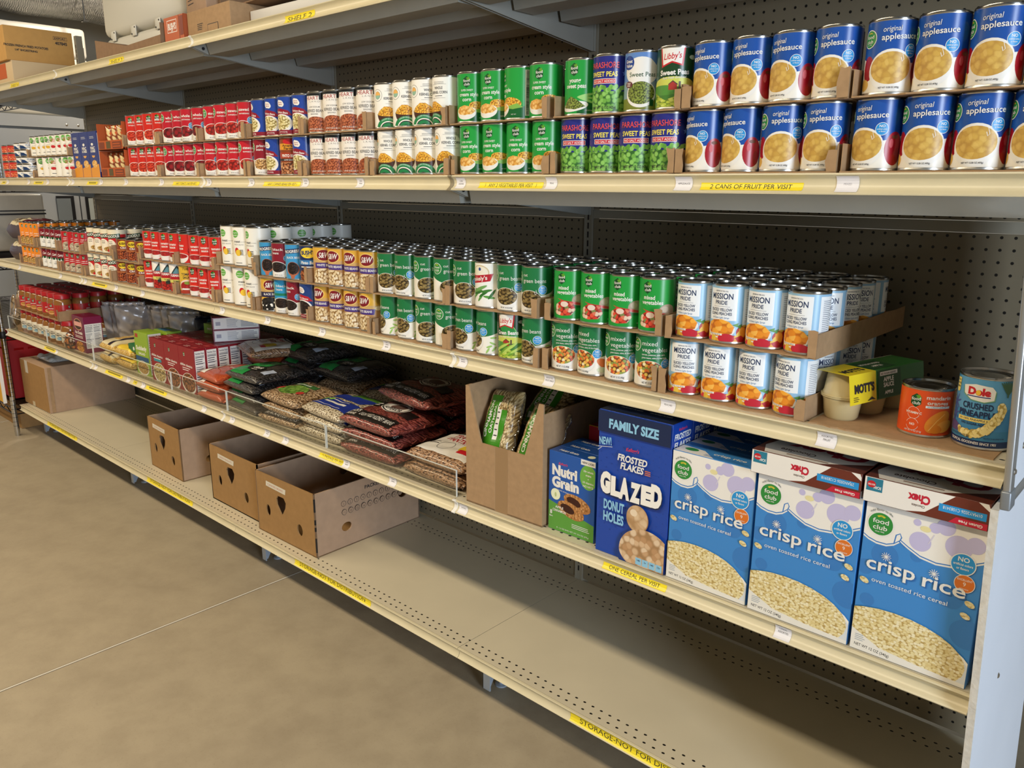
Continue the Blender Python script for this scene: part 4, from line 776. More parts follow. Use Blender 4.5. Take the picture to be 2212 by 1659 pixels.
# ---- upper can shelf
zl = ZA+T3; zu = ZA+T3+.1126+T3
def twolayer(lev, z0, name, cl, cu, low, up, r=.0368, h=.1125, p=.0752, d=.47, back=0, n=4, seed=0, y0=-.5395):
    """low/up = list of (art, s) left to right"""
    w = n*p+.0012
    tray(cl, z0, w+.0015, d, f'torn cardboard tray under the lower {name}', seed=seed, y0=y0); tray(cu, z0+T3+h, w+.0015, d, f'torn cardboard tray under the upper {name}', seed=seed+1, y0=y0)
    for L, c, z, ly in ((low, cl, z0+T3, 'lower'), (up, cu, z0+2*T3+h, 'upper')):
        for (art, s), x in zip(L, quad(c, len(L), p)): row(lev, ly, art, [x], z, s, r, h, back=back if ly == 'upper' else 0)
AS = L_applesauce
twolayer('A', ZA, 'applesauce cans nearest the right end', 1.0675, 1.0735, [(AS, -.55), (AS, -.13), (AS, -.16), (AS, -.2)], [(AS, .1), (AS, -.37), (AS, -.2), (AS, -.2)], seed=1)
twolayer('A', ZA, 'applesauce cans beside the peas', .7575, .765, [(AS, -.8), (AS, -.8), (AS, -.07), (AS, -.3)], [(AS, -.7), (AS, -.55), (AS, -.6), (AS, -.3)], seed=3)
PS = L_parashore
twolayer('A', ZA, 'sweet peas cans', .452, .459, [(PS, -.3), (PS, -.05), (PS, -.1), (PS, -.35)], [(L_youngpeas, -.4), (PS, -.45), (L_gvpeas, -.12), (L_libbypeas, -.15)], seed=5)
CC = L_creamcorn
twolayer('A', ZA, 'cream style corn cans', .1445, .137, [(CC, -.5), (CC, -.5), (CC, -.35), (CC, -.35)], [(CC, -.3), (CC, -.45), (CC, -.97), (CC, -.35)], seed=7)
KC = L_kernel
twolayer('A', ZA, 'whole kernel corn cans', -.1685, -.177, [(KC, -.6), (KC, -.5), (KC, -.45), (KC, -.3)], [(KC, -.05), (KC, -.1), (KC, -.2), (KC, -.85)], seed=9)
RB = L_refried
twolayer('A', ZA, 'refried beans cans', -.48, -.481, [(RB, -.45), (RB, -.4), (RB, -.4), (RB, -.25)], [(RB, -.5), (RB, -.4), (RB, -.35), (RB, -.2)], seed=11)
NB = L_northern
twolayer('A', ZA, 'mixed bean cans', -.793, -.786, [(L_garbanzo, -.3), (NB, -.5), (L_farms, -.1), (NB, -.25)], [(NB, -.75), (NB, -.35), (NB, -.35), (NB, -.25)], seed=13)
twolayer('A', ZA, 'stewed tomatoes cans', -1.107, -1.098, [(L_tomato, -.45), (L_tomato, -.35), (L_tomato, -.4), (L_tomato, -.2)], [(L_tomato, -.1), (L_tomato, -.3), (L_tomato, -.4), (L_tomato, -.5)], seed=15)
twolayer('A', ZA, 'whole tomatoes cans', -1.4145, -1.405, [(L_whole, -.1), (L_whole, -.35), (L_whole, -.4), (L_whole, -.2)], [(L_whole, -.2), (L_whole, -.4), (L_whole, -.6), (L_whole, -.5)], seed=17)
twolayer('A', ZA, 'petite diced tomatoes cans', -1.72, -1.711, [(L_diced, -.35), (L_diced, -.35), (L_diced, -.45), (L_diced, -.35)], [(L_diced, -.4), (L_diced, -.4), (L_diced, -.2), (L_diced, -.3)], seed=19)
can('corn_can', CC, .2475, -.385, zu, 'shaded green cream style corn can behind the gap beside the young peas', 'green cream style corn cans behind the front row', .25)
# far left of the upper can shelf
tray(-2.665, ZA, .51, .3, 'torn cardboard tray under the lower white cans at the far left', seed=30, wall=.035); tray(-2.70, ZA+T3+.0925, .53, .3, 'torn cardboard tray under the upper white cans at the far left', seed=31, wall=.035)
row('A', 'lower', L_smarty, [-2.865, -2.785], ZA+T3, [-.2, .1], .038, .092); row('A', 'lower', L_smartr, [-2.705, -2.625, -2.545, -2.465], ZA+T3, [-.4, .1, -.2, -.5], .038, .092)
row('A', 'upper', L_smarty, quad(-2.8275, 4, .0645), ZA+2*T3+.0925, [-.5, -.3, -.2, -.5], .0315, .092); row('A', 'upper', L_smartr, quad(-2.57, 4, .0645), ZA+2*T3+.0925, [-.5, -.3, -.2, -.3], .0315, .092)
for k in range(5):
    row('A', f'{ORD[k]} level', L_bluesmall, [-3.16, -3.078], ZA+.0005+k*.0335, [-.2, .1], .0405, .033)
for k in range(4): row('A', f'{ORD[k]} level', L_redsmall, [-3.365, -3.275], ZA+.0005+k*.0405, [-.1, .2], .043, .04)
flush()
# ---- middle can shelf
PE = L_peaches; MX = L_mixcirc; GB = L_greenbean; SW = L_sw
twolayer('B', ZB, 'peach cans', .7455, .7555, [(PE, -.12), (PE, -.35), (PE, -.4), (PE, -.55)], [(PE, -.5), (PE, -.4), (PE, -.45), (PE, -.5)], back=0, seed=40)
for k in range(1, 5):
    for i, x in enumerate(quad(.7555)): can('peach_can', PE, x, -.498+k*.0755, ZB+2*T3+.1125, f'pale blue sliced peaches can, {ORD[i]} column, {ORD[k]} row back, upper layer, middle shelf', 'pale blue sliced peaches cans behind the front row', 0, rot=[.95, .55, 1.15, .9, 2.1, .6][k]+(.2*(i-3)))
    can('peach_can', PE, .857, -.498+k*.0755, ZB+T3, f'pale blue sliced peaches can, last column, {ORD[k]} row back, lower layer, middle shelf', 'pale blue sliced peaches cans behind the front row', 0, rot=[0, 1.4, 1.9, .9, .6, .9][k])
twolayer('B', ZB, 'mixed vegetables cans', .4375, .4425, [(MX, -.2), (MX, -.6), (MX, -.15), (MX, -.05)], [(L_mixhex, -.15)]*4, back=3, seed=42)
twolayer('B', ZB, 'green beans cans on the right', .1215, .1165, [(GB, -.75), (GB, -.97), (L_libbybeans, -.5), (GB, -.7)], [(GB, -.2), (L_stokely, -.55), (GB, -.35), (GB, -.4)], back=3, seed=44)
twolayer('B', ZB, 'green beans cans on the left', -.1825, -.1875, [(GB, -.97), (GB, -.7), (GB, -.1), (GB, .35)], [(GB, -.3), (GB, -.6), (GB, .05), (GB, .3)], back=3, seed=46)
twolayer('B', ZB, 'white beans cans', -.4985, -.4935, [(SW, -.7), (SW, -.5), (SW, -.45), (SW, -.7)], [(SW, -.05), (SW, -.6), (SW, -.6), (SW, -.4)], back=3, seed=48)
twolayer('B', ZB, 'black beans cans', -.8025, -.7975, [(L_swblack, -.1), (L_tealblack, -.4), (L_fcblack, -.75), (L_navyblack, -.45)], [(L_progresso, -.3), (L_fcblack, -.5), (L_progresso, -.3), (L_bushpinto, -.2)], back=3, seed=50)
twolayer('B', ZB, 'tall pasta sauce cans', -1.096, -1.072, [(L_meat, -.6), (L_meat, -.1), (L_meat, -.6)], [(L_meat, -.6), (L_meat, -.55), (L_meat, -.75)], .040, .133, .0815, back=4, n=3, seed=52)
TS = L_tsauce
twolayer('B', ZB, 'tomato sauce cans on the right', -1.383, -1.363, [(L_gold, -.2), (TS, -.5), (TS, -.5), (TS, -.35)], [(TS, -.8), (TS, -.4), (TS, -.35), (TS, -.25)], back=5, seed=54)
twolayer('B', ZB, 'tomato sauce cans on the left', -1.6885, -1.668, [(TS, -.4), (L_furmano, -.2), (L_furmano, -.2), (L_furmano, -.2)], [(TS, -.5), (TS, -.6), (TS, -.45), (TS, -.6)], back=5, seed=56)
twolayer('B', ZB, 'chili beans cans', -1.978, -1.9555, [(L_chili, -.3)]*3, [(L_chili, -.3)]*3, .043, .09, .087, back=3, n=3, seed=58)
twolayer('B', ZB, 'noodle soup cans', -2.269, -2.24, [(L_noodle, -.6), (L_noodle, -.4), (L_noodle, -.2), (L_noodle, -.2)], [(L_noodle, -.3), (L_noodle, -.3), (L_noodle, -.4), (L_noodle, -.4)], .0365, .108, .0745, back=5, seed=60)
twolayer('B', ZB, 'mushroom soup cans', -2.578, -2.568, [(L_mushroom, -.4)]*4, [(L_mushroom, -.3), (L_mushroom, 0), (L_mushroom, -.4), (L_mushroom, -.3)], .033, .094, .0675, back=4, seed=62)
twolayer('B', ZB, 'maroon soup cans', -2.873, -2.866, [(L_campbell, -.2)]*4, [(L_campbell, -.2)]*4, .033, .095, .0675, back=4, seed=64)
tray(-3.17, ZB, .245, .45, 'torn cardboard tray under the lower orange soup cans', seed=66); row('B', 'lower', L_orange, quad(-3.17, 4, .0605), ZB+T3, -.3, .0298, .094)
tray(-3.16, ZB+T3+.094, .245, .45, 'torn cardboard tray under the upper orange soup cans', seed=67); row('B', 'upper', L_orangetall, quad(-3.16, 4, .0605), ZB+2*T3+.094, -.3, .0298, .114, back=6)
flush()
# right end of the middle can shelf
tray(1.05, ZB, .29, .40, 'torn cardboard tray holding applesauce cups, mandarin can and pineapple can', seed=70, wall=.05, flaps='L', y0=-.538, side='')
can('orange_can', L_mandarin, 1.0715, -.4585, ZB+T3, 'short orange mandarin oranges can beside the pineapple can', None, .12, .0415, .084); can('pineapple_can', L_pineapple, 1.1602, -.4635, ZB+T3, 'large blue crushed pineapple can at the right end of the middle shelf', None, -.28, .0435, .118)
# six applesauce cups in a printed sleeve
CUP = food(['#d9cba0', '#d2c294'], 30, '#c9b88a', rough=.2, coat=.3); cu = thing('applesauce_cups', 'clear applesauce cups in a yellow and green card sleeve', 'cup', (.945, -.43, ZB+T3), radians(-14), None)
prof = [(0, 0), (.026, 0), (.029, .004), (.033, .034), (.0345, .037), (.0345, .040), (.0375, .0405), (.0375, .0425), (0, .0425)]
for k, (y, up) in enumerate(((-.04, 0), (-.04, 1), (.036, 0), (.036, 1), (.112, 0), (.112, 1))):
    mb = MB(); mb.lathe(prof, CUP, 28, Matrix.Translation((0, y, 0)) if not up else Matrix.Translation((0, y, .0855)) @ Matrix.Rotation(pi, 4, 'X')); mb.build('cup', cu)
YL = M('#e8d22a', .35); sl = MB(); P = [(-.04, .041), (-.0395, .062), (-.031, .0875), (.033, .0875), (.0371, .061), (.0412, .035)]
ins = [(x*.97, z-.0008) for x, z in P]
for i in range(5):
    sl.add([(P[i][0], -.078, P[i][1]), (P[i+1][0], -.078, P[i+1][1]), (P[i+1][0], .0, P[i+1][1]), (P[i][0], .0, P[i][1])], [(0, 1, 2, 3)], M('#c9c4ba', .5) if i < 2 else YL)
    sl.add([(P[i][0], .0, P[i][1]), (P[i+1][0], .0, P[i+1][1]), (P[i+1][0], .152, P[i+1][1]), (P[i][0], .152, P[i][1])], [(0, 1, 2, 3)], M('#c9c4ba', .5) if i < 2 else M('#2f6a34', .35))
so = sl.build('card_sleeve', cu); sm = so.modifiers.new('s', 'SOLIDIFY'); sm.thickness = .0006; sm.offset = -1
a = Art(); a.text("MOTT'S", 40, 20, 15, INK, .05, w=58); a.lines(8, 24, 4, 14, 3, INK, .3); a.poly([(48, 2), (60, 9), (72, 3), (60, 4)], INK); a.rect(80, 2, 150, 51, M('#1f4a28')); a.rect(86, 42, 140, 49, WHITE); a.text('NO SUGAR ADDED', 112, 43.6, 3.6, INK, .02, w=46); a.text('APPLE', 112, 31, 8, WHITE, .03, w=32); a.text('SAUCE', 112, 21, 8, WHITE, .03, w=32); a.text('APPLE', 112, 8, 6, WHITE, .03, w=26)
put('sleeve_print', a.mesh('p', flat((.0422, -.076, .0352), (0, 1, 0), (-.1535, 0, .988), (.988, 0, .1535)), eps=.0001), cu)
a = Art(); a.text("MOTT'S", 38, 12, 15, INK, .05, w=60); a.rect(80, 4, 150, 50, M('#274f30')); a.text('NO SUGAR ADDED', 114, 32, 7, WHITE, .03, w=60); a.text('APPLE', 114, 16, 8, WHITE, .03)
put('sleeve_print', a.mesh('p', flat((.030, -.076, .0878), (0, 1, 0), (-1, 0, 0), (0, 0, 1)), eps=.0001), cu)
# ---------------------------------------------------------------- boxes and bags
def carton(name, label, cat, x0, x1, y0, y1, z0, z1, col, front=None, top=None, side=None, group=None, rz=0, topc=None, sidec=None, bev=.0012):
    """printed card box: local origin at front-left-bottom corner; art in mm"""
    w, d, h = x1-x0, y1-y0, z1-z0; t = thing(name, label, cat, (x0, y0, z0), rz, group)
    mb = MB(); mb.box(0, w, 0, d, 0, h, M(col, .32), bev=bev); mb.build('box', t)
    W_, D_, H_ = w*1000, d*1000, h*1000
    for nm, fn, mp, sz in (('front_panel', front, flat((0, -.0001, 0), (1, 0, 0), (0, 0, 1), (0, -1, 0)), (W_, H_)), ('top_panel', top, flat((0, 0, h+.0001), (1, 0, 0), (0, 1, 0), (0, 0, 1)), (W_, D_)), ('side_panel', side, flat((w+.0001, 0, 0), (0, 1, 0), (0, 0, 1), (1, 0, 0)), (D_, H_))):
        if fn:
            k = (fn, round(sz[0]), round(sz[1]))
            if k not in _CM:
                a = Art(); fn(a, *sz); _CM[k] = a.mesh(nm, mp, clip=(1, 1, sz[0]-1, sz[1]-1), eps=.00004)
            put(nm, _CM[k], t)
    return t
def B_crisp(a, w, h):
    bl = M('#3f88cf', .32); k = w/190; a.rect(0, 0, w, h, bl)
    for x, y, r in ((10, 160, 14), (40, 190, 22), (150, 150, 18), (180, 95, 26), (20, 100, 12), (90, 205, 10)): a.ell(x*k, y, r, r, M('#3a7cc2', .32))
    P = [(0, h), (0, 222)]+[(x*k, y) for x, y in ((10, 216), (24, 212), (40, 212), (52, 217), (62, 226), (75, 218), (95, 208), (120, 204), (145, 207), (168, 216), (190, 228))]+[(w, h)]
    a.poly([(x, y-5 if y < h else y) for x, y in P], WHITE); a.poly([(x, y-2 if y < h else y) for x, y in P], M('#3c7cc4', .3)); a.poly(P, M('#edeae4', .35)); a.line([(52*k, 216), (54*k, 232), (60*k, 236), (63*k, 230), (60*k, 222), (70*k, 214)], 2, M('#3c7cc4', .3))
    lv = M('#c2bce0', .35)
    for x, y, r in ((92, 232, 17), (150, 240, 20), (112, 262, 9), (84, 264, 6), (128, 268, 14), (174, 250, 14)): a.ell(x*k, y, r, r, lv)
    a.line([(105*k, 232), (112*k, 250)], 1.5, M('#d5d0e4')); a.ell(98*k, 256, 8, 5, M('#e6dca6')); circlogo(a, 27*k, 244, 20)
    a.text('add flavor to life', 27*k, 268, 4.5, M('#3d4a44'), .0, w=36, wave=lambda x: -x*x*.02)
    badge(a, 160*k, 214, 19); oc = M('#d9742a', .32); a.ell(166*k, 182, 15.5, 15.5, WHITE); a.ell(166*k, 182, 14.5, 14.5, oc); a.text('EXCELLENT', 166*k, 187, 3.4, WHITE, .01, w=22); a.text('9', 166*k, 178, 7, WHITE); a.text('vitamins', 166*k, 172, 3, WHITE)
    for dx, m in ((1.5, M('#2c66a8', .32)), (0, WHITE)): a.text('crisp', 12*k+dx, 160-dx, 25, m, .014, w=80*k, al='L', rot=.01); a.text('rice', 104*k+dx, 157-dx, 25, m, .014, w=66*k, al='L', rot=-.01)
    for x, y in ((43, 189), (120, 184)):
        for t in range(6): a.line([(x*k-8*cos(t*pi/6), y-8*sin(t*pi/6)), (x*k+8*cos(t*pi/6), y+8*sin(t*pi/6))], .9, WHITE)
    a.text('oven toasted rice cereal', 24*k, 138, 8, WHITE, 0, w=122*k, al='L', rot=-.02)
    for x, y in ((12, 136), (174, 128), (178, 150)): a.ell(x*k, y, 8, 5, F_RICE, rot=-.4)
    a.ell(70*k, 0, 142*k, 88, M('#f2efe6', .35)); a.ell(70*k, 2, 136*k, 82, M('#d8dde2', .35)); a.ell(68*k, 34, 118*k, 58, F_RICE); a.poly([(0, 0), (w, 0), (w, 8), (110*k, 12), (50*k, 18), (0, 42)], M('#e9e6de', .35))
    a.text('NET WT 12 OZ (340g)', 8*k, 9, 5.5, INK, .01, w=60*k, al='L', rot=-.05); a.lines(8*k, 26*k, 18, 32, 4, M('#8a98a8'), .3)
def B_crisptop(a, w, d):
    a.rect(0, 0, w, d, M('#3f88cf', .32)); a.poly([(0, 0), (w*.5, 0), (w*.3, d*.5), (0, d*.62)], M('#edeae4', .35)); a.ell(w*.16, d*.38, 15, 9, M('#2f8a3c', .35)); a.text('crisp rice', w*.62, d*.35, 11, WHITE, .02, w=70); a.lines(w*.35, w*.9, d*.1, d*.28, 2, M('#2c66a8'), .4)
def B_frost(a, w, h):
    bl = M('#1e47a6', .3); nv = M('#16284e', .32); k = w/183; a.rect(0, 0, w, h, bl); lb = M('#8fc6e6', .35)
    rg = random.Random(4)
    for i in range(12):
        for j in range(10): a.ell(8+i*15*k, 60+j*22+(i % 2)*11, 1.4, 1.4, M('#1a3c90', .3), n=6)
    a.rect(0, h-48, w, h, nv); a.text('FAMILY SIZE', w/2, h-36, 20, lb, .045, w=w*.68)
    a.text('NEW!', 22*k, h-76, 17, lb, .035, w=32*k, rot=.1); a.line([(2, h-84), (40*k, h-78)], 1, WHITE); a.line([(2, h-92), (12*k, h-84)], 1, WHITE)
    a.text("Kellogg's", w*.5, h-78, 8, M('#d6303c', .3), .02, w=32*k, shear=.25, rot=.05)
    for t, y in (('FROSTED', h-103), ('FLAKES', h-121)): a.text(t, w*.5, y, 15, WHITE, .035, w=(74 if t[1] == 'R' else 58)*k, shear=.16)
    for i in range(3): a.rect(w*.68, h-121+i*4, w*.68+14*k, h-119+i*4, M('#d9743a'))
    for o, m in ((3.2, nv), (0, M('#f4f1ea', .3))):
        for c, x, s in zip('GLAZED', (12, 40, 62, 90, 118, 142), (44, 40, 44, 40, 40, 46)): a.text(c, x*k+o*.6, h-186+abs(x-80)*.05-o, s, m, .075, w=27*k, al='L')
    for t, y in (('DONUT', h-222), ('HOLES', h-250)): a.text(t, 50*k, y, 22, lb, .04, w=54*k)
    dn = food(['#d1b08a', '#dcc09c', '#c6a27a'], 18, '#b08a60', e0=.2, e1=.9, warp=.8); a.ell(112*k, h-224, 28, 31, M('#a57c52', .4)); a.ell(111*k, h-223, 27, 30, dn); a.ell(102*k, h-212, 9, 8, M('#ead6ba', .3))
    a.poly([(92*k, h-272), (158*k, h-276), (158*k, h-262), (92*k, h-257)], lb); a.text('GLAZED ORIGINAL', 125*k, h-270, 8, nv, .03, w=58*k, rot=-.04)
    a.ell(136*k, 22, 74*k, 50, M('#16387e', .3), 180, 360); a.ell(136*k, 30, 68*k, 58, F_DONUT, 0, 180); a.ell(136*k, 30, 68*k, 40, F_DONUT, 180, 360)
    for i in range(4): a.rect((112+i*17)*k, 4, (127+i*17)*k, 20, lb); a.text(('140', '1g', '140', '12g')[i], (119.5+i*17)*k, 12, 4.4, nv, .02)
def B_frostside(a, w, h):
    a.rect(0, 0, w, h, M('#1c42a0', .3)); a.text("Kellogg's", w*.5, h-18, 6, M('#d6303c', .3), .02, w=w*.4, shear=.25)
    for t, y in (('FROSTED', h-36), ('FLAKES', h-54)): a.text(t, w*.5, y, 13, WHITE, .035, w=w*.8, shear=.16)
    a.text('GLAZED', w*.5, h-82, 16, WHITE, .05, w=w*.85); a.facts(6, 60, w-6, h-110)
def B_frosttop(a, w, d):
    a.rect(0, 0, w, d, M('#16284e', .3))
    for x in (.3, .7): a.text('FROSTED FLAKES', w*x, d*.5, 7, WHITE, .02, w=w*.3)
    a.rect(w*.1, d*.2, w*.9, d*.24, M('#2a5ab0'))
def B_nutri(a, w, h):
    a.rect(0, 0, w, h, M('#1f56a8', .32)); a.poly([(0, 0), (w, 0), (w, 42), (w*.5, 58), (0, 74)], M('#5a9a3e', .35)); k = w/136
    a.text("Kellogg's", 42*k, h-30, 6, M('#d6303c', .3), .02, w=26*k, shear=.25)
    for t, y in (('Nutri', h-57), ('Grain', h-86)): a.text(t, 10*k, y, 25, WHITE, .055, w=(74 if t[0] == 'N' else 80)*k, al='L')
    a.text('a handful of baked goodness', 52*k, h-96, 3.4, WHITE, .0, w=56*k, rot=-.06)
    a.ell(w-20*k, h-42, 24*k, 30, M('#6fae4a', .35)); a.rect(w-42*k, h-14, w, h, WHITE); a.text('NEW LOOK!', w-21*k, h-10, 5, INK, .03, w=34*k)
    for i, t in enumerate(('10g whole', 'grains', '+', '10 vitamins', 'NO HFCS')): a.text(t, w-20*k, h-30-i*9, 5, WHITE, .02, w=None)
    cr = food(['#c28a54', '#b57a44', '#cf9b66'], 5, '#8a5a2c', e0=.2, e1=.9); fi = M('#3a1712', .4)
    for x, y, r in ((86, 84, -.2), (68, 62, -.22)):
        a.ell(x*k, y, 40*k, 19, cr, rot=r); a.ell(x*k-10*k, y+2, 21*k, 10, fi, rot=r)
    a.ell(22*k, 92, 14*k, 14, M('#e8eccc', .35)); a.ell(22*k, 91, 3, 6, M('#b8c48c')); a.text('APPLE', 22*k, 58, 6.4, WHITE, .02, w=24*k, al='L'); a.text('CINNAMON', 14*k, 49, 6.4, WHITE, .02, w=40*k, al='L'); a.text('8', 6*k, 40, 10, WHITE, .03, al='L'); a.text('Bars', 5*k, 33, 4, WHITE, .02, al='L')
    a.lines(72*k, w-12, 20, 32, 3, WHITE, .35, .1); a.text('8 - 1.3 OZ BARS NET WT 10.4 OZ (295g)', w*.55, 8, 3.6, WHITE, 0, w=w*.7)
def B_nutritop(a, w, d): a.rect(0, 0, w, d, M('#1f4f9a', .3)); a.text('Nutri Grain', w*.35, d*.3, 10, WHITE, .03, w=w*.4); a.ell(w*.8, d*.5, 9, 9, M('#e8eccc'))
def B_value(a, w, h): a.rect(0, 0, w, h, M('#e6cf2a', .35)); a.rect(0, h*.75, w, h, M('#b01c2c', .35)); a.text('VALUE PACK', w*.5, h*.78-24, 16, M('#b01c2c', .3), .05, w=w*.8)
def B_valuetop(a, w, d): a.rect(0, 0, w, d, M('#8e1a28', .3)); a.text('Dips', w*.4, d*.3, 16, M('#e6cf2a'), .04); a.rect(w*.7, 0, w, d, M('#4a8a3a'))
def B_chexfront(a, w, h, date='29JAN2026 C1283918'):   # narrow end of the box that faces the aisle, upside down
    wh = M('#ece8e2', .35); br = M('#6a2f22', .35); rd = M('#c01f38', .35); a.rect(0, 0, w, h, wh); a.poly([(w*.34, 0), (w, 0), (w, h), (w*.74, h), (w*.52, h*.16)], br); a.poly([(w*.52, h), (w*.9, h), (w, h*.7), (w, h*.8), (w*.98, h)], wh)
    a.text('Chex', w*.46, h*.72, 14, rd, .05, w=34, rot=pi, al='C'); a.text('Chocolate', w*.46, h*.36, 4.5, M('#4a2018'), .01, w=20, rot=pi)
    tl_ = M('#2a7a94', .35); a.rect(4, h*.46, 30, h*.96, tl_); a.text('SCAN', 22, h*.66, 5, WHITE, .03, w=12, rot=pi); a.ell(12, h*.72, 7, 6, REDL); a.text('BOX TOPS', 12, h*.74, 3, WHITE, .03, w=11, rot=pi)
    a.poly([(w*.62, h*.34), (w*.98, h*.34), (w*.98, h*.62), (w*.62, h*.62)], SKY); a.text(date, w*.8, h*.56, 5.4, WHITE, 0, w=56, rot=pi)
    a.poly([(w*.7, 0), (w, 0), (w, h*.26), (w*.76, h*.26)], rd); a.text('Gluten Free', w*.87, h*.18, 5, WHITE, .02, w=34, rot=pi)
def B_chextop(a, w, d):
    wh = M('#d8d4cf', .35); br = M('#5a281d', .35); rd = M('#a01c34', .35); a.rect(0, 0, w, d, br); a.poly([(w*.12, 0), (w*.62, 0), (w, d*.2), (w, d*.34), (w*.5, d*.5), (w*.1, d*.36), (w*.04, d*.14)], wh)
    a.text('Chex', w*.56, d*.34, 46, rd, .06, w=w*.72, rot=pi); a.text('Chocolate', w*.36, d*.15, 14, M('#3a1a14'), .02, w=66, rot=pi); a.lines(w*.3, w*.7, d*.03, d*.07, 1, M('#8a7a70'), .5)
def B_chexside(a, w, h): a.rect(0, 0, w, h, M('#5a281d', .35)); a.rect(0, 0, w, h*.3, M('#ece8e2', .35))
for i, (x0, x1, dep) in enumerate([(.6375, .8185, 7), (.824, 1.0165, 3), (1.021, 1.2075, 3)]):
    for k in range(dep):
        y0 = -.5405-(.004 if i else 0)+k*.0665
        carton('cereal_box', f'sky blue crisp rice cereal box, {ORD[i]} of three columns, ' + ('front of its column' if not k else f'{ORD[k]} behind the front one'), 'box', x0, x1, y0, y0+.065, ZC+.0003, ZC+.282, '#3f88cf', B_crisp, B_crisptop, None, 'crisp rice cereal boxes')
for i, (x0, x1) in enumerate([(.8125, 1.0125), (1.0165, 1.2055)]):
    carton('cereal_box', ('chocolate cereal box lying flat on the middle crisp rice box', 'chocolate cereal box lying flat on the right hand crisp rice box')[i], 'box', x0, x1, -.556, -.27, ZC+.2826, ZC+.328, '#5a281d', (B_chexfront, lambda a, w, h: B_chexfront(a, w, h, '01MAY2026 C1083418'))[i], B_chextop, B_chexside, 'chocolate cereal boxes lying flat')
for k in range(4):
    y0 = -.5405+k*.0815
    carton('cereal_box', 'tall dark blue glazed flakes cereal box, ' + ('in front beside the small blue bar box' if not k else f'{ORD[k]} behind the front one'), 'box', .4515, .6345, y0, y0+.0795, ZC+.0003, ZC+.332, '#1c42a0', B_frost, B_frosttop, B_frostside, 'tall dark blue cereal boxes')
for k in range(3):
    y0 = -.523+k*.042
    carton('snack_bar_box', 'blue and green cereal bar box, ' + ('in front beside the cardboard carton' if not k else f'{ORD[k]} behind the front one'), 'box', .2975, .4335, y0, y0+.0405, ZC+.0003, ZC+.198, '#1f56a8', B_nutri, B_nutritop, None, 'cereal bar boxes')
carton('snack_box', 'yellow and red value pack snack box behind the cereal bar boxes', 'box', .312, .447, -.39, -.33, ZC+.0003, ZC+.232, '#e6cf2a', B_value, B_valuetop)
# skillet dinner boxes, salad box, potato box
def B_skillet(a, w, h, f=None):
    a.rect(0, 0, w, h, M('#8f1c28', .32)); hexlogo(a, w*.36, h*.84, 10); a.text('skillet classics', w*.46, h*.58, 10, WHITE, .02, w=w*.78, rot=-.02); a.lines(w*.2, w*.7, h*.47, h*.56, 2, WHITE, .35); a.ell(w*.55, h*.2, w*.46, h*.24, WHITE); a.ell(w*.55, h*.22, w*.42, h*.21, f or food(['#a8653a', '#8e5230', '#bd7c4a', '#6e3c22'], 9, '#3a1c10', sx=1.6, warp=.5))
def B_skillet2(a, w, h): B_skillet(a, w, h, food(['#d9c48c', '#c6ae72', '#e6d6a6'], 8, '#7a6436', sx=1.5, warp=.5)); a.rect(w*.2, h*.47, w*.75, h*.53, M('#2f8a9a', .35))
def B_skside(a, w, h): a.rect(0, 0, w, h, M('#8f1c28', .32)); a.facts(4, 10, w-4, h-8, M('#4a4a58'))
def B_sktop(a, w, d): a.rect(0, 0, w, d, M('#8a1b27', .32)); a.lines(w*.1, w*.45, d*.25, d*.7, 2, M('#d8b8b8'), .3); a.rect(w*.6, d*.3, w*.85, d*.7, M('#a83a40'))
for i in range(3):
    for k in range(8):
        x0 = -1.878+i*.1285; y0 = -.512+k*.0495
        carton('dinner_box', f'dark red skillet dinner box, {ORD[i]} of three columns, ' + ('front of its column' if not k else f'{ORD[k]} behind the front one'), 'box', x0, x0+.1275, y0, y0+.0485, ZC+.0003, ZC+.180, '#8f1c28', B_skillet if i else B_skillet2, B_sktop, B_skside, 'dark red skillet dinner boxes')
def B_lieside(a, w, h): a.rect(0, 0, w, h, M('#7a1a30', .32)); a.rect(5, 4, w-5, h-4, WHITE); a.lines(w*.3, w*.55, 8, h-8, 7, M('#7a7a8c'), .3); a.lines(w*.6, w*.95, 8, h-8, 6, M('#6a6a7c'), .4); a.rect(12, h*.35, 30, h*.65, M('#9a98a6'))
def B_liefront(a, w, h): a.rect(0, 0, w, h, M('#7a1a30', .32)); a.lines(w*.15, w*.6, h*.35, h*.75, 2, WHITE, .4)
for k in range(2):
    t = carton('dinner_box', ('lower', 'upper')[k]+' of two dinner boxes lying on their sides on the red skillet boxes', 'box', -1.63, -1.56, -.36, -.18, ZC+.1805+k*.0505, ZC+.2305+k*.0505, '#7a1a30', B_liefront, None, B_lieside, 'dinner boxes lying on their sides', rz=radians(-24))
carton('dinner_box', 'small green box lying on the red skillet boxes beside the white sided boxes', 'box', -1.80, -1.66, -.31, -.2, ZC+.1805, ZC+.223, '#6f9a3a', lambda a, w, h: a.rect(0, 0, w, h, M('#7aa83c', .35)).text('PASTA', w*.3, h*.4, 9, WHITE, .03).rect(w*.72, h*.2, w*.9, h*.8, WHITE), rz=radians(8))
def B_salad(a, w, h):
    a.rect(0, 0, w, h, M('#8fae34', .35)); a.rect(w*.08, h*.86, w*.3, h*.95, M('#a83a2a')); a.text('Suddenly', w*.48, h*.58, 19, WHITE, .03, w=w*.82, shear=.2, rot=.04); a.text('SALAD', w*.5, h*.47, 10, WHITE, .03, w=w*.5); a.rect(0, h*.32, w, h*.43, M('#24527e', .35)); a.ell(w*.5, h*.16, w*.44, h*.17, WHITE); a.ell(w*.5, h*.17, w*.41, h*.15, F_PASTA)
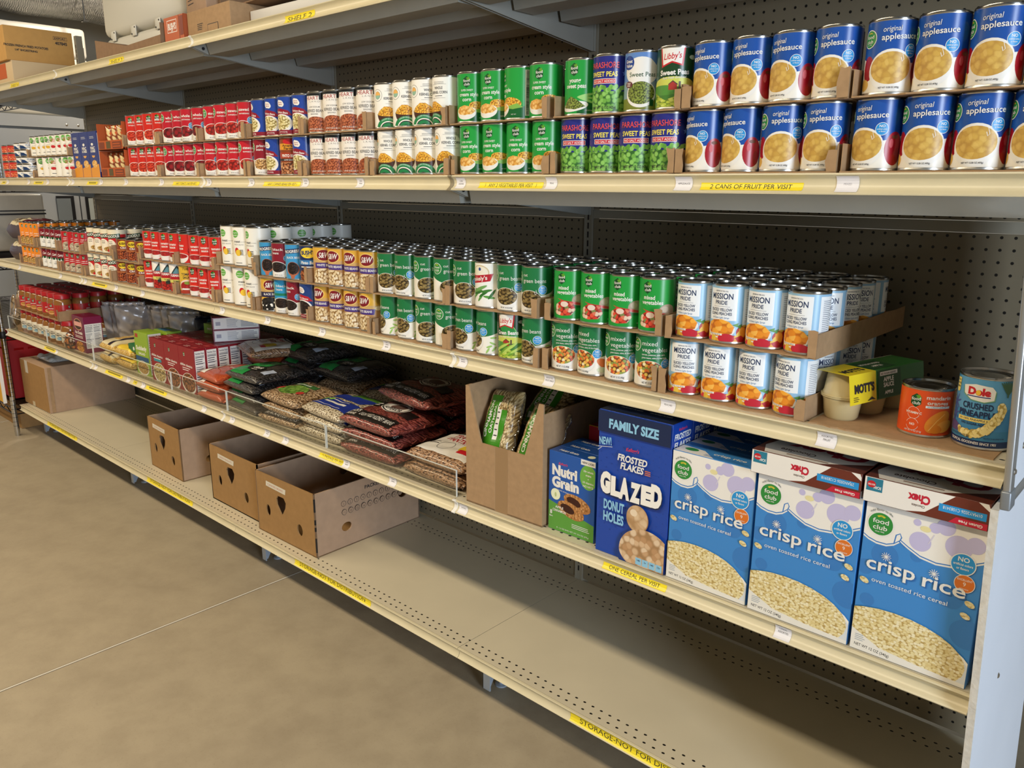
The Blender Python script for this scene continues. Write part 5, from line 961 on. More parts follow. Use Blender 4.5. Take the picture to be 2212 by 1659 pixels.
carton('salad_box', 'bright green pasta salad box beside the red skillet boxes', 'box', -2.047, -1.92, -.505, -.44, ZC+.0003, ZC+.186, '#8fae34', B_salad, None, lambda a, w, h: a.rect(0, 0, w, h, M('#8fae34', .35)).facts(5, 6, w-5, h-4, M('#4a4a58')))
carton('salad_box', 'second green pasta salad box standing behind the front green one', 'box', -2.02, -1.893, -.43, -.365, ZC+.0003, ZC+.186, '#7fa03a', B_salad, lambda a, w, d: a.rect(0, 0, w, d, M('#86a83c', .35)).rect(10, 12, w-40, d-20, M('#4a86b0')))
def B_grat(a, w, h): a.rect(0, 0, w, h, M('#6e1738', .35)); a.ell(w*.5, h*.77, w*.36, h*.16, M('#d9a878')); a.ell(w*.5, h*.77, w*.33, h*.145, M('#3c2418')); a.rect(w*.18, h*.72, w*.82, h*.84, M('#e0a49a')); a.text('Au Gratin', w*.5, h*.5, 15, CW, .03, w=w*.66); a.lines(w*.15, w*.9, h*.38, h*.46, 2, CW, .35); a.ell(w*.5, h*.14, w*.36, h*.15, food(['#e0963c', '#eba850', '#cf842c'], 14, '#8e5018', warp=.5))
def B_gratside(a, w, h): a.rect(0, 0, w, h, M('#7a1a44', .35)); a.facts(4, 22, w*.5, h*.8, M('#4a4a58')); a.facts(w*.5, 22, w-4, h*.8, M('#4a4a58'))
carton('potato_box', 'maroon potatoes au gratin box leaning out in front of the silver bags', 'box', -2.762, -2.622, -.505, -.42, ZC+.0003, ZC+.176, '#6e1738', B_grat, None, B_gratside)
# peanut butter jars
def L_pb(a, crm=False):
    m = M('#e8e0cc', .4) if crm else M('#b01f26', .32); a.rect(-132, 0, 132, 55, m)
    if crm: a.lines(-18, 18, 24, 40, 2, M('#4a3a2a'), .5, .1); a.ell(0, 10, 20, 9, M('#8fb8cc'))
    else: hexlogo(a, 0, 44, 9); a.text('peanut butter', 0, 27, 6, WHITE, .02, w=40); a.ell(0, 10, 22, 10, M('#d9a868')); a.ell(0, 12, 18, 6, M('#b07838'))
    a.facts(40, 3, 84, 52)
PBM = M('#8a5a2c', .18, spec=.6); PBL = M('#a81c24', .35)
mbb = MB(); mbb.lathe([(0, 0), (.039, 0), (.0415, .004), (.0415, .085), (.038, .096), (.034, .1), (.034, .104)], PBM, 28); JB = mbb.mesh('jar_body')
mbb = MB(); mbb.lathe([(.0365, .102), (.0375, .103), (.0375, .123), (.036, .1255), (.030, .126), (0, .1255)], PBL, 28); JL = mbb.mesh('lid')
JP = []
for crm in (False, True):
    a = Art(); L_pb(a, crm); nb = 30
    JP.append(a.mesh('paper_label', lambda u, v, d: ((.0416+d)*sin(u*.001/.0416), -(.0416+d)*cos(u*.001/.0416), .018+v*.001), [(-pi+2*pi*i/nb)*41.6 for i in range(1, nb)], (), (-130.6, 0, 130.6, 55), .00003))
def jar(x, y, z, crm, lab, rot):
    t = thing('peanut_butter_jar', lab, 'jar', (x, y, z), rot, 'peanut butter jars'); put('jar_body', JB, t); put('lid', JL, t); put('paper_label', JP[crm], t)
jt = tray(-3.19, ZC, .72, .46, 'cardboard tray under the lower peanut butter jars', y0=-.527, wall=.03, seed=80); jt = tray(-3.205, ZC+T3+.126, .66, .46, 'cardboard tray under the upper peanut butter jars', y0=-.527, wall=.05, seed=81, fc=KRAFTD)
for k in range(5):
    for i in range(8):
        if k == 0 or i == 7: jar(-3.494+i*.0868, -.479+k*.0868, ZC+T3, 1, f'red lidded peanut butter jar with cream label, lower layer, {ORD[i]} from left, {ORD[k]} row back', radians(52+random.uniform(-25, 10)))
    for i in range(7): jar(-3.466+i*.0868, -.479+k*.0868, ZC+2*T3+.126, 0, f'red lidded peanut butter jar with red label, upper layer, {ORD[i]} from left, {ORD[k]} row back', radians(48+random.uniform(-20, 15) + (70 if i == 6 else 0)))
# pillow bags
def bag(name, label, cat, x, y, z, w, d, h, body, art=None, group=None, rz=0, tilt=(0, 0), fin=.010, fm=None, wr=.06, sym=False, pw=5, sag=0.):
    """soft filled bag lying flat: w along x, d along y, filled height h"""
    t = thing(name, label, cat, (x, y, z), rz, group, rot=(tilt[0], tilt[1], rz)); rg = random.Random(int(abs(x*977+y*551+z*313)*100)); ph = [rg.uniform(0, 6.28) for _ in range(8)]
    def f(X, Y): return sqrt(max(0, 1-abs(X)**pw))*sqrt(max(0, 1-abs(Y)**pw))
    def wob(px, py): return wr*h*(sin(px*62+ph[0])*sin(py*48+ph[1])+.6*sin(px*110+py*60+ph[2])+.5*sin(py*130-px*40+ph[3]))
    def top(px, py):
        q = f(2*px/w, 2*py/d); return h*(.4+.6*q)+wob(px, py)*min(1, q*2)*.5-sag*max(0, -(py+d*.1))**2
    nx, ny = 26, 24; vs = []; uv = []; fs = []; idx = {}
    for s in (1, -1):
        for i in range(nx+1):
            for j in range(ny+1):
                X = sin((i/nx-.5)*pi); Y = sin((j/ny-.5)*pi); px, py = X*w/2, Y*d/2; edge = i in (0, nx) or j in (0, ny)
                if s == -1 and edge: idx[s, i, j] = idx[1, i, j]; continue
                zz = top(px, py) if s == 1 else (h*.8-top(px, py) if sym else max(.0, h*.4*(1-1.5*f(X, Y))))-sag*max(0, -(py+d*.1))**2
                idx[s, i, j] = len(vs); vs.append((px, py, zz)); uv.append((px*1000, py*1000+(zz*1000 if s == 1 else -zz*1000)))
        for i in range(nx):
            for j in range(ny):
                q = (idx[s, i, j], idx[s, i+1, j], idx[s, i+1, j+1], idx[s, i, j+1]); fs.append(q if s == 1 else q[::-1])
    mb = MB(); mb.add(vs, fs, body, True); mb.uv = uv; mb.build('filled_bag', t)
    if fin:
        for s in (1, -1):
            mb = MB(); n = 16; vs = []
            for i in range(n+1):
                yy = (i/n-.5)*d*.94; zz = h*.4+.004*sin(i*1.7+ph[4])-sag*max(0, -(yy+d*.1))**2
                vs += [(s*(w/2-.004), yy, zz), (s*(w/2+fin), yy+.002*sin(i*2.3), zz+.003*sin(i*2.1+ph[5]))]
            mb.add(vs, [(2*i, 2*i+1, 2*i+3, 2*i+2) for i in range(n)], fm or body, True)
            mb.uv = [(p[0]*1000, p[1]*1000) for p in mb.v]; o = mb.build('sealed_end', t); q = o.modifiers.new('s', 'SOLIDIFY'); q.thickness = .0008
    if art:
        a = Art(); art(a, w*1000, d*1000); st = 7.
        hw, hd = w*485, d*478; _g = {}
        def gz(i, j):
            if (i, j) not in _g: _g[i, j] = top((-hw+i*st)*.001, (-hd+j*st)*.001)
            return _g[i, j]
        def mp(u, v, dd):
            fi, fj = (u+hw)/st, (v+hd)/st; i, j = math.floor(fi+1e-6), math.floor(fj+1e-6); p, q = fi-i, fj-j
            return (u*.001, v*.001, (gz(i, j)*(1-p)+gz(i+1, j)*p)*(1-q)+(gz(i, j+1)*(1-p)+gz(i+1, j+1)*p)*q+.0012+dd)
        put('printed_label', a.mesh('printed_label', mp, [-hw+i*st for i in range(1, int(2*hw/st)+1)], [-hd+i*st for i in range(1, int(2*hd/st)+1)], (-hw, -hd, hw, hd), .00012), t)
    return t
F_KID = food(['#8a4038', '#9c5046', '#7a342e', '#a85c50'], 8.5, '#3a1412', sy=1.5, rough=.3, e0=.4, e1=.72, bump=.6, coat=.6)
F_PIN = food(['#b08a68', '#c09a78', '#9c7656', '#a88060'], 8.5, '#4a3222', sy=1.5, rough=.3, e0=.4, e1=.72, bump=.6, coat=.6)
F_GNB = food(['#d9cbb0', '#e2d6be', '#cdbd9e'], 8, '#7a6a50', sy=1.4, rough=.3, bump=.6, coat=.6)
F_BEP = food(['#c2a480', '#cfb38f', '#b5946e', '#a88662'], 7, '#5a4228', rough=.3, bump=.6, coat=.6)
F_BLK = food(['#3a3533', '#45403d', '#2e2a29', '#524c48'], 6, '#0c0b0b', rough=.25, bump=.5, coat=.8)
F_LEN = food(['#c4542c', '#cd6236', '#b84a24'], 3, '#9c3c1c', rough=.3, bump=.2, coat=.6)
BKG = M('#1b1614', .28); CRM = M('#e9e5dc', .3)
def A_kid(a, w, d):
    a.rect(-w*.47, -d*.46, w*.44, -d*.26, BKG); a.rect(-w*.46, -d*.45, -w*.24, -d*.27, M('#2c2420', .28)); a.text("JACK'S", -w*.35, -d*.35, d*.07, CRM, .02, w=w*.18); a.text('BEANS', -w*.35, -d*.43, d*.05, CRM, .01, w=w*.17); a.text('LIGHT RED KIDNEY BEANS', w*.1, -d*.4, d*.085, CRM, .0, w=w*.62)
    a.ell(-w*.02, d*.12, w*.24, d*.2, CRM); a.ell(-w*.02, d*.12, w*.225, d*.185, BKG); a.ell(-w*.02, d*.12, w*.205, d*.165, CRM); a.ell(-w*.02, d*.16, w*.14, d*.09, M('#6a5048', .3)); a.text('SUPERIOR', -w*.02, d*.0, d*.08, BKG, .03, w=w*.3, wave=lambda x: x*x*.002)
    a.rect(-w*.44, d*.0, -w*.28, d*.2, BKG); a.lines(-w*.42, -w*.3, d*.04, d*.16, 2, CRM, .4); a.rect(w*.24, -d*.12, w*.42, d*.1, BKG)
def A_pin(a, w, d):
    a.rect(-w*.42, -d*.4, w*.44, d*.44, CRM); a.text("TRAPPY'S", -w*.12, d*.18, d*.12, M('#a8262c', .3), .03, w=w*.4, rot=-.05); a.text('PANTRY', -w*.1, d*.03, d*.12, M('#a8262c', .3), .03, w=w*.36, rot=-.05); a.lines(-w*.38, -w*.2, -d*.2, -d*.08, 2, INK, .3); a.line([(-w*.1+w*.1*cos(t*.3), -d*.16+d*.14*sin(t*.3)) for t in range(22)], 1.2, INK); a.ell(w*.22, -d*.08, w*.12, d*.15, M('#e0c23a', .3)); a.rect(w*.16, -d*.26, w*.34, -d*.16, REDL); a.lines(-w*.4, w*.4, d*.32, d*.4, 1, INK, .4)
def A_gn(a, w, d):
    bl = M('#22348c', .28); a.rect(-w*.46, -d*.36, w*.46, -d*.04, bl); a.poly([(-w*.46, d*.02), (w*.3, d*.02), (w*.46, d*.3), (-w*.46, d*.2)], bl); a.poly([(-w*.2, d*.2), (w*.46, d*.3), (w*.4, d*.44), (-w*.1, d*.4)], M('#5a8a34', .3)); a.lines(-w*.42, w*.4, -d*.12, -d*.07, 1, CRM, .4); a.lines(-w*.42, w*.4, -d*.34, -d*.31, 1, CRM, .3); a.lines(-w*.26, w*.3, -d*.25, -d*.16, 1, CRM, .6); a.ell(-w*.36, -d*.14, w*.06, d*.06, M('#7fb24a')); a.ell(-w*.24, -d*.1, w*.05, d*.05, M('#7fb24a'))
def A_gnb(a, w, d): a.text('GREAT NORTHERN BEANS', 0, -d*.42, d*.1, BKG, .03, w=w*.84)
def A_bep(a, w, d): a.ell(-w*.06, -d*.14, w*.3, d*.22, F_GREENS); a.ell(-w*.34, -d*.2, w*.07, d*.08, M('#c23a34')); a.ell(w*.22, -d*.2, w*.06, d*.07, M('#c23a34')); a.rect(-w*.44, d*.08, w*.2, d*.2, M('#3a6a34', .3)); a.lines(-w*.4, w*.1, d*.1, d*.18, 1, CRM, .5)
def A_bepb(a, w, d): a.rect(-w*.46, -d*.47, w*.46, -d*.34, BKG); a.text('BLACK-EYED PEAS', 0, -d*.44, d*.07, CRM, .02, w=w*.8)
def A_blk(a, w, d): g = M('#238a42', .26); a.rect(-w*.36, -d*.47, w*.02, d*.46, g); a.ell(-w*.02, -d*.16, w*.2, d*.14, M('#0f1410', .3)); a.text('Black', w*.0, -d*.17, d*.1, CRM, .02, w=w*.24); a.lines(-w*.08, w*.1, -d*.26, -d*.2, 1, CRM, .4); a.ell(-w*.2, d*.1, w*.09, d*.09, M('#185c2c', .3)); a.rect(w*.3, -d*.3, w*.42, -d*.05, M('#b8c2d4', .3))
def A_len(a, w, d): a.poly([(-w*.46, -d*.46), (-w*.2, -d*.46), (-w*.3, 0), (-w*.2, d*.46), (-w*.46, d*.46)], CRM); hexlogo(a, -w*.36, 0, 9); a.text('lentils', w*.06, 0, 12, CRM, .02, w=w*.3)
z0 = ZC+.0008
def pile(n, name, words, x, y, w, d, h, body, arts, grp, rz=0, dz=None, jx=.008, z=None, sag=.12):
    for k in range(n):
        ar = arts[min(k, len(arts)-1)]
        bag(name, f'{words}, {("bottom", "second from bottom", "third from bottom", "fourth from bottom")[k] if k < n-1 or n == 1 else "topmost"}', 'bag', x+random.uniform(-jx, jx), y+random.uniform(0, .01), (z or z0)+k*(dz or h*.99), w, d, h, body, ar, grp, rz+random.uniform(-.05, .05), sag=sag)
pile(3, 'kidney_bean_bag', 'clear bag of red kidney beans at the front fence', -.418, -.414, .25, .215, .043, F_KID, [A_kid], 'bags of red kidney beans', .0)
pile(3, 'kidney_bean_bag', 'clear bag of red kidney beans behind the front pile', -.405, -.185, .25, .205, .05, F_KID, [A_kid], 'bags of red kidney beans', -.05)
bag('kidney_bean_bag', 'clear bag of red kidney beans bridging the front and back kidney bean piles', 'bag', -.375, -.30, z0+.152, .26, .215, .045, F_KID, A_kid, 'bags of red kidney beans', -.15)
pile(2, 'kidney_bean_bag', 'clear bag of red kidney beans by the oatmeal carton at the back', -.13, -.125, .23, .19, .045, F_KID, [A_kid], 'bags of red kidney beans', -.03, z=z0+.088)
pile(2, 'pinto_bean_bag', 'clear bag of pinto beans with white label at the front fence', -.132, -.414, .235, .21, .042, F_PIN, [None, A_pin], 'bags of pinto beans')
bag('pinto_bean_bag', 'clear bag of pinto beans with white label behind the front pinto pile', 'bag', -.128, -.195, z0+.042, .235, .19, .042, F_PIN, A_pin, 'bags of pinto beans', .04)
bag('pinto_bean_bag', 'plain bag of pinto beans under the back pinto bag', 'bag', -.128, -.195, z0, .235, .19, .042, F_PIN, None, 'bags of pinto beans', .0)
pile(1, 'white_bean_bag', 'clear bag of great northern beans with black lettering at the fence', -.668, -.414, .225, .21, .04, F_GNB, [A_gnb], 'bags of white beans')
pile(2, 'white_bean_bag', 'blue striped bag of white beans on the great northern beans', -.664, -.41, .225, .21, .038, F_GNB, [A_gn], 'bags of white beans', -.02, z=z0+.037)
pile(2, 'white_bean_bag', 'blue striped bag of white beans in the back row', -.67, -.165, .23, .22, .055, F_GNB, [A_gn], 'bags of white beans', -.04)
pile(1, 'chickpea_bag', 'clear bag of peas with black lettered band at the fence', -.918, -.414, .225, .21, .034, F_BEP, [A_bepb], 'bags of chickpeas')
pile(2, 'chickpea_bag', 'clear bag of chickpeas with leafy green label at the fence', -.914, -.41, .225, .21, .038, F_BEP, [A_bep], 'bags of chickpeas', -.03, z=z0+.031)
pile(2, 'chickpea_bag', 'clear bag of chickpeas with leafy green label in the back row', -.92, -.165, .23, .22, .055, F_BEP, [A_bep], 'bags of chickpeas', -.04)
pile(4, 'black_bean_bag', 'green labelled bag of black beans at the front fence', -1.163, -.41, .225, .21, .037, F_BLK, [A_blk], 'bags of black beans', -.04, jx=.006)
pile(4, 'black_bean_bag', 'green labelled bag of black beans in the back row', -1.165, -.17, .235, .22, .05, F_BLK, [A_blk], 'bags of black beans', -.05, jx=.006)
pile(1, 'black_bean_bag', 'green labelled bag of black beans lying across the back row', -.925, -.17, .235, .22, .05, F_BLK, [A_blk], 'bags of black beans', -.05, z=z0+.112)
pile(3, 'lentil_bag', 'orange bag of lentils at the front fence', -1.385, -.425, .175, .2, .037, F_LEN, [A_len], 'bags of orange lentils', -.02)
pile(3, 'lentil_bag', 'orange bag of lentils in the back row beside the dinner boxes', -1.386, -.205, .18, .19, .048, F_LEN, [A_len], 'bags of orange lentils', -.03)
bag('pinto_bean_bag', 'white printed bag of beans lying on the orange lentils', 'bag', -1.33, -.28, z0+.158, .24, .2, .04, F_PIN, A_pin, 'bags of pinto beans', -.3)
# silver snack bags, noodle bags, wrapped loaf and cookies on the left
SIL = M('#bcb6b6', .32, .35); BRZ = M('#a05a34', .3, .3)
def A_chip(a, w, d): a.rect(-w*.47, -d*.47, w*.47, d*.2, M('#a98f70', .3)); a.ell(0, -d*.1, w*.34, d*.2, food(['#c9a86a', '#b8924e', '#d8bc84'], 14, '#7a5a2c')); a.rect(-w*.47, d*.2, w*.47, d*.3, BRZ)
for i in range(7):
    bag('snack_bag', f'standing silver backed snack bag, {ORD[i]} from the left behind the maroon box', 'bag', -2.735+i*.088, (-.30 if i < 3 else -.2)+.01*(i % 2), z0+.098+.008*(i % 3),   .20, .15, .052, SIL, None, 'silver snack bags', rz=radians(-38), tilt=(radians(4*(i % 3)-4), radians(-76-4*(i % 2))), wr=.24, fin=.02, fm=SIL, sym=True, pw=2.2)
for i in range(2):
    bag('snack_bag', ('dark blue snack bag standing at the back beside the silver bags', 'teal snack bag standing at the back beside the silver bags')[i], 'bag', -2.09+i*.12, -.13, z0+.096, .18, .15, .06, M(('#1c2a48', '#1f5a70')[i], .3), None, 'dark snack bags', rz=radians(-40), tilt=(0, radians(-80)), wr=.15, sym=True)
def A_nood(a, w, d): a.rect(-w*.47, -d*.47, w*.47, d*.47, M('#ddd0a8', .3)); a.ell(-w*.1, 0, w*.24, d*.24, F_NOOD); a.rect(w*.12, -d*.47, w*.3, d*.47, M('#2a2430', .3)); a.lines(-w*.4, w*.0, d*.28, d*.4, 1, INK, .6)
def A_nood2(a, w, d): a.rect(-w*.47, -d*.47, w*.47, d*.47, M('#e6c63a', .3)); a.ell(w*.02, -d*.05, w*.34, d*.3, F_NOOD); a.rect(-w*.47, d*.26, w*.47, d*.4, M('#2f7a3c'))
pile(2, 'noodle_bag', 'cream noodle bag at the left end of the second fence', -2.345, -.425, .15, .2, .05, F_NOOD, [A_nood], 'noodle bags', .0)
pile(2, 'noodle_bag', 'yellow noodle bag beside the cream noodle bags', -2.17, -.425, .16, .2, .05, F_NOOD, [A_nood2], 'noodle bags', .0)
carton('noodle_box', 'small dark green carton lying on the yellow noodle bags', 'box', -2.13, -2.052, -.5, -.4, ZC+.085, ZC+.118, '#1f6a3a', lambda a, w, h: a.rect(0, 0, w, h, M('#1f6a3a', .35)).ell(w*.7, h*.5, 8, 8, WHITE), lambda a, w, d: a.rect(0, 0, w, d, M('#237a42', .35)).rect(8, 30, w-8, d-25, M('#5a2a1c')))
bag('candy_bag', 'clear bag of brown sweets in front of the maroon potato box', 'bag', -2.80, -.49, z0+.002, .066, .07, .08, food(['#8a4a2c', '#c4763c', '#5e2c1c', '#d8c8b8'], 18, '#2a120c', rough=.2, bump=.8, coat=.8), None, None, .3)
# oatmeal carton with notched front
oc = thing('display_carton', 'brown cardboard carton with notched front holding oatmeal bags', 'carton', (.036, -.5415, ZC+.0004), radians(1.5)); mb = MB(); Wc, Dc, Hc, th = .252, .44, .312, .004
mb.box(0, Wc, 0, Dc, 0, th, KRAFT); mb.box(0, th, th, Dc, 0, Hc, KRAFT); mb.box(Wc-th, Wc, th, Dc, 0, Hc-.03, KRAFT); mb.box(0, Wc, Dc-th, Dc, 0, Hc, KRAFT)
mb.prism([(0, 0), (Wc, 0), (Wc, Hc-.006), (Wc-.014, Hc-.006), (Wc-.056, .17), (.054, .17), (.05, .18), (.012, Hc), (0, Hc)], 0, th, KRAFT, 'Y'); mb.build('carton_body', oc)
MB().box(.10, .142, -.0003, 0, .0, .17, M('#9a7c5a', .3)).box(.0995, .1, -.0005, 0, 0, .17, M('#c9b090', .4)).build('packing_tape', oc)
F_OAT = food(['#cdb888', '#d9c69c', '#bfa878', '#b89e6a'], 7, '#7a6238', rough=.35, bump=.5, coat=.7, sx=1.4, warp=.4)
def A_oat(a, w, d): g = M('#3f8a1f', .28); a.rect(-w*.34, -d*.46, w*.3, d*.4, g); a.text('CINNAMON', -w*.2, d*.06, w*.1, WHITE, .03, w=d*.52, rot=pi/2); a.text('OATMEAL', -w*.06, d*.06, w*.08, WHITE, .02, w=d*.4, rot=pi/2); a.rect(w*.0, -d*.22, w*.14, d*.3, WHITE); a.lines(w*.02, w*.12, -d*.2, d*.28, 6, INK, .2); a.rect(w*.05, d*.2, w*.3, d*.4, F_OAT); [a.rect(-w*.3+i*w*.12, -d*.42, -w*.21+i*w*.12, -d*.34, WHITE) for i in range(4)]
for i, (x, y, z, rz, tx, ty) in enumerate([(.106, -.462, .842, -.03, 66, -6), (.226, -.455, .822, .05, 66, 8), (.165, -.335, .885, .05, 40, 4), (.165, -.25, .80, -.05, 60, 0)]):
    bag('oatmeal_bag', ('clear bag of oats with green label leaning in front of the carton', 'clear bag of oats leaning right inside the carton notch', 'clear bag of oats lying on top at the back of the carton', 'clear bag of oats at the back left of the carton')[i], 'bag', x, y, z, .104, .185, .045, F_OAT, A_oat, 'oatmeal bags', rz, (radians(tx), radians(ty)), wr=.1, fm=glass(.9, .3), fin=.006)
# wrapped loaf etc at the far left of the shelves
CLEARP = M('#8a7a66', .15, spec=.7)
bag('wrapped_package', 'clear wrapped brown package at the far left end of the dry goods shelf', 'bag', -3.605, -.42, z0, .09, .22, .2, food(['#8a7458', '#a08a6c', '#6e5a42'], 40, '#4a3a28', rough=.12, coat=1., warp=.8), None, None, wr=.15)
for k in range(2): bag('bread_loaf', ('dark wrapped bread loaf at the far left end of the middle can shelf', 'dark wrapped bread loaf stacked on the lower loaf at the far left')[k], 'loaf', -3.47, -.40, ZB+.001+k*.113, .25, .2, .105, M('#3a1c12', .4), lambda a, w, d: a.rect(-w*.47, -d*.47, w*.47, d*.47, M('#5a1828', .25)).rect(-w*.3, -d*.47, w*.3, -d*.1, M('#d9cba4', .3)).ell(0, -d*.25, w*.2, d*.1, M('#4a3020')).text('OVENJOY', 0, -d*.42, 14, M('#3a2418'), .03, w=w*.42), 'wrapped bread loaves', wr=.04)
# ---------------------------------------------------------------- cardboard boxes on the base deck
def hole_panel(mb, w, h, holes, y0, y1, m, mx=None):
    """card wall in XZ with round/shaped holes, thickness y0..y1 (real cut-outs)"""
    bm = bmesh.new(); loops = [[Vector((0, 0, 0)), Vector((w, 0, 0)), Vector((w, h, 0)), Vector((0, h, 0))]]+[[Vector((p[0], p[1], 0)) for p in H] for H in holes]
    flat_ = [p for L in loops for p in L]; T = [tuple(t) for t in tessellate_polygon(loops)]
    n = len(flat_); vs = [(p.x, y0, p.y) for p in flat_]+[(p.x, y1, p.y) for p in flat_]
    fs = T+[tuple(n+i for i in t) for t in T]; b = 0
    for L in loops:
        k = len(L); fs += [(b+i, b+(i+1) % k, n+b+(i+1) % k, n+b+i) for i in range(k)]; b += k
    bm.free(); mb.add(vs, fs, m, False, mx)
def oval(cx, cz, rx, rz, n=16): return [(cx+rx*cos(2*pi*i/n), cz+rz*sin(2*pi*i/n)) for i in range(n)]
def shield(cx, cz, s): return [(cx-s*.9, cz+s*.55), (cx-s*.55, cz+s), (cx+s*.55, cz+s), (cx+s*.9, cz+s*.5), (cx+s*.75, cz-s*.1), (cx+s*.1, cz-s), (cx-s*.1, cz-s), (cx-s*.8, cz-.1*s)]
DM = Matrix
def banana(label, x0, x1, y0, d, rz=0, words=None, packer=False, ticks=True):
    w, h = x1-x0, .232; t = thing('open_cardboard_box', label, 'box', (x0, y0, ZD+.0003), rz, 'open cardboard boxes on the base deck'); mb = MB(); th = .005
    fh = [shield(w*.44, .135, .034), oval(w*.2, .095, .014, .022), oval(w*.74, .075, .017, .022)]
    hole_panel(mb, w, h, fh, 0, th, KRAFTF)
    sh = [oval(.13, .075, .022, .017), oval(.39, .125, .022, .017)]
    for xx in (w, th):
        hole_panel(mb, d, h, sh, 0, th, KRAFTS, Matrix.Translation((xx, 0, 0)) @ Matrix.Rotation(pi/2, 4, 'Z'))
    hole_panel(mb, w, h, [oval(w*.5, .12, .03, .02)], d-th, d, KRAFTF); mb.box(0, w, 0, d, 0, .004, KRAFTF)
    mb.build('box_walls', t)
    if words:
        a = Art(); a.poly([(-62, -9), (60, -11), (64, 9), (-60, 10)], M('#d9d3c4', .3)); a.text(words, -2, -4, 7.5, M('#b0685e', .5), .0, w=96)
        put('masking_tape', a.mesh('masking_tape', flat((w*.36, -.0006, .197), (1, 0, -.03), (0, 0, 1), (0, -1, 0))), t)
    if packer:
        a = Art(); a.text('PACKER', 250, 192, 13, INK, .02, w=72)
        for r in range(2):
            for i in range(10):
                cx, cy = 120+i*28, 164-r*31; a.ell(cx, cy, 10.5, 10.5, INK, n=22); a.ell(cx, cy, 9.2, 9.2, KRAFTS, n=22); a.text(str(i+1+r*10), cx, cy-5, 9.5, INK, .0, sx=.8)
        put('printing', a.mesh('printing', flat((w+.0004, 0, 0), (0, 1, 0), (0, 0, 1), (1, 0, 0))), t)
        mb = MB()
        for z0_, z1_ in ((.02, .072), (.098, .112), (.122, .14), (.168, .215)): mb.box(w-.003, w+.0006, -.0009, -.0001, z0_, z1_, BLACK).box(w+.0001, w+.0008, -.0009, .004, z0_, z1_, BLACK)
        mb.build('registration_marks', t)
    return t
KRAFTF = M('#a07c50', .85, noise=.07, scale=40, spec=.2); KRAFTS = M('#b0937a', .88, noise=.07, scale=30, spec=.2)  # KRAFTS on side walls: bluish daylight put into the kraft colour
banana('open brown box with packer numbers on its side, nearest of three', -1.108, -.745, -.505, .47, radians(1), 'CANNED BEANS', True)
banana('open brown box with tape strip, middle of three', -1.515, -1.148, -.475, .46, 0, 'TOMATO PRODUCTS')
banana('open brown box with tape strip, furthest left of three', -2.09, -1.775, -.47, .46, radians(-1), 'LG PASTA/SAUCE')
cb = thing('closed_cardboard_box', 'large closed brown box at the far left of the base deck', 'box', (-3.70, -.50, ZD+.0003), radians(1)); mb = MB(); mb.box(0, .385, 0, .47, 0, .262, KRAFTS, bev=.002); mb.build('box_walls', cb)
MB().box(.003, .382, -.0015, .0, .004, .258, KRAFTF).box(.386, .3875, .012, .03, .005, .258, KRAFT).build('front_panel', cb)
MB().box(.08, .12, -.0025, -.0015, .19, .262, M('#cfcac0', .3)).build('packing_tape', cb); MB().box(.13, .165, -.0025, -.0015, .004, .03, M('#c2b496', .3)).build('packing_tape', cb); MB().box(.02, .36, .215, .26, .262, .2632, M('#b39a78', .3)).build('packing_tape', cb)
pb_ = bag('plastic_bag', 'crumpled clear plastic bag on the large closed box', 'bag', -3.50, -.36, ZD+.264, .2, .16, .03, M('#c9c9c6', .15, spec=.8), wr=.3)
# ---------------------------------------------------------------- things on the top storage shelf
zt = ZT+.0004
fb2 = thing('freight_carton', 'tan frozen potatoes carton standing at the far left of the top shelf', 'box', (-3.42, -.56, zt+.095), 0); TAN = M('#c79a5c', .8, noise=.05, scale=40, spec=.2)
MB().box(0, .42, 0, .30, 0, .152, TAN, bev=.002).build('carton_body', fb2)
a = Art(); a.rect(213, 112, 275, 128, INK); a.rect(214.5, 113.5, 273.5, 126.5, TAN); a.text('EXPORT', 244, 115.5, 9, INK, .03, w=52); a.text('407845', 246, 91, 14, INK, .03, w=54); a.text('FROZEN FRENCH FRIED POTATOES', 90, 62, 10, INK, .03, w=190); a.text('1/4" SHOESTRING', 88, 44, 9, INK, .03, w=96)
put('printing', a.mesh('printing', flat((.4205, .0, 0), (0, 1, 0), (0, 0, 1), (1, 0, 0))), fb2)
lb2 = thing('freight_carton', 'low white and orange carton under the frozen potatoes carton', 'box', (-3.42, -.545, zt), 0); MB().box(0, .43, 0, .36, 0, .094, M('#cdb48e', .7), bev=.002).build('carton_body', lb2)
MB().box(.02, .34, -.0015, -.0001, .02, .086, M('#c05a24', .5)).build('orange_panel', lb2)
ck = thing('white_cooler', 'white chest cooler with steel hinges lying behind the open cartons on the top shelf', 'cooler', (-2.36, -.36, zt), 0); CWH = M('#d8d5ca', .4)
MB().box(0, .72, 0, .33, 0, .135, CWH, bev=.02).build('cooler_body', ck); MB().box(-.004, .724, -.004, .334, .139, .34, CWH, bev=.03).build('cooler_lid', ck)
for x in (.10, .30, .52): MB().box(x-.022, x+.022, -.0075, -.003, .118, .158, CWH, bev=.002).lathe([(0, .002), (.003, .0015), (.004, 0)], BLACK, 10, Matrix.Translation((x+.014, -.0075, .15)) @ Matrix.Rotation(pi/2, 4, 'X')).lathe([(0, .002), (.003, .0015), (.004, 0)], BLACK, 10, Matrix.Translation((x-.014, -.0075, .126)) @ Matrix.Rotation(pi/2, 4, 'X')).build('hinge', ck)
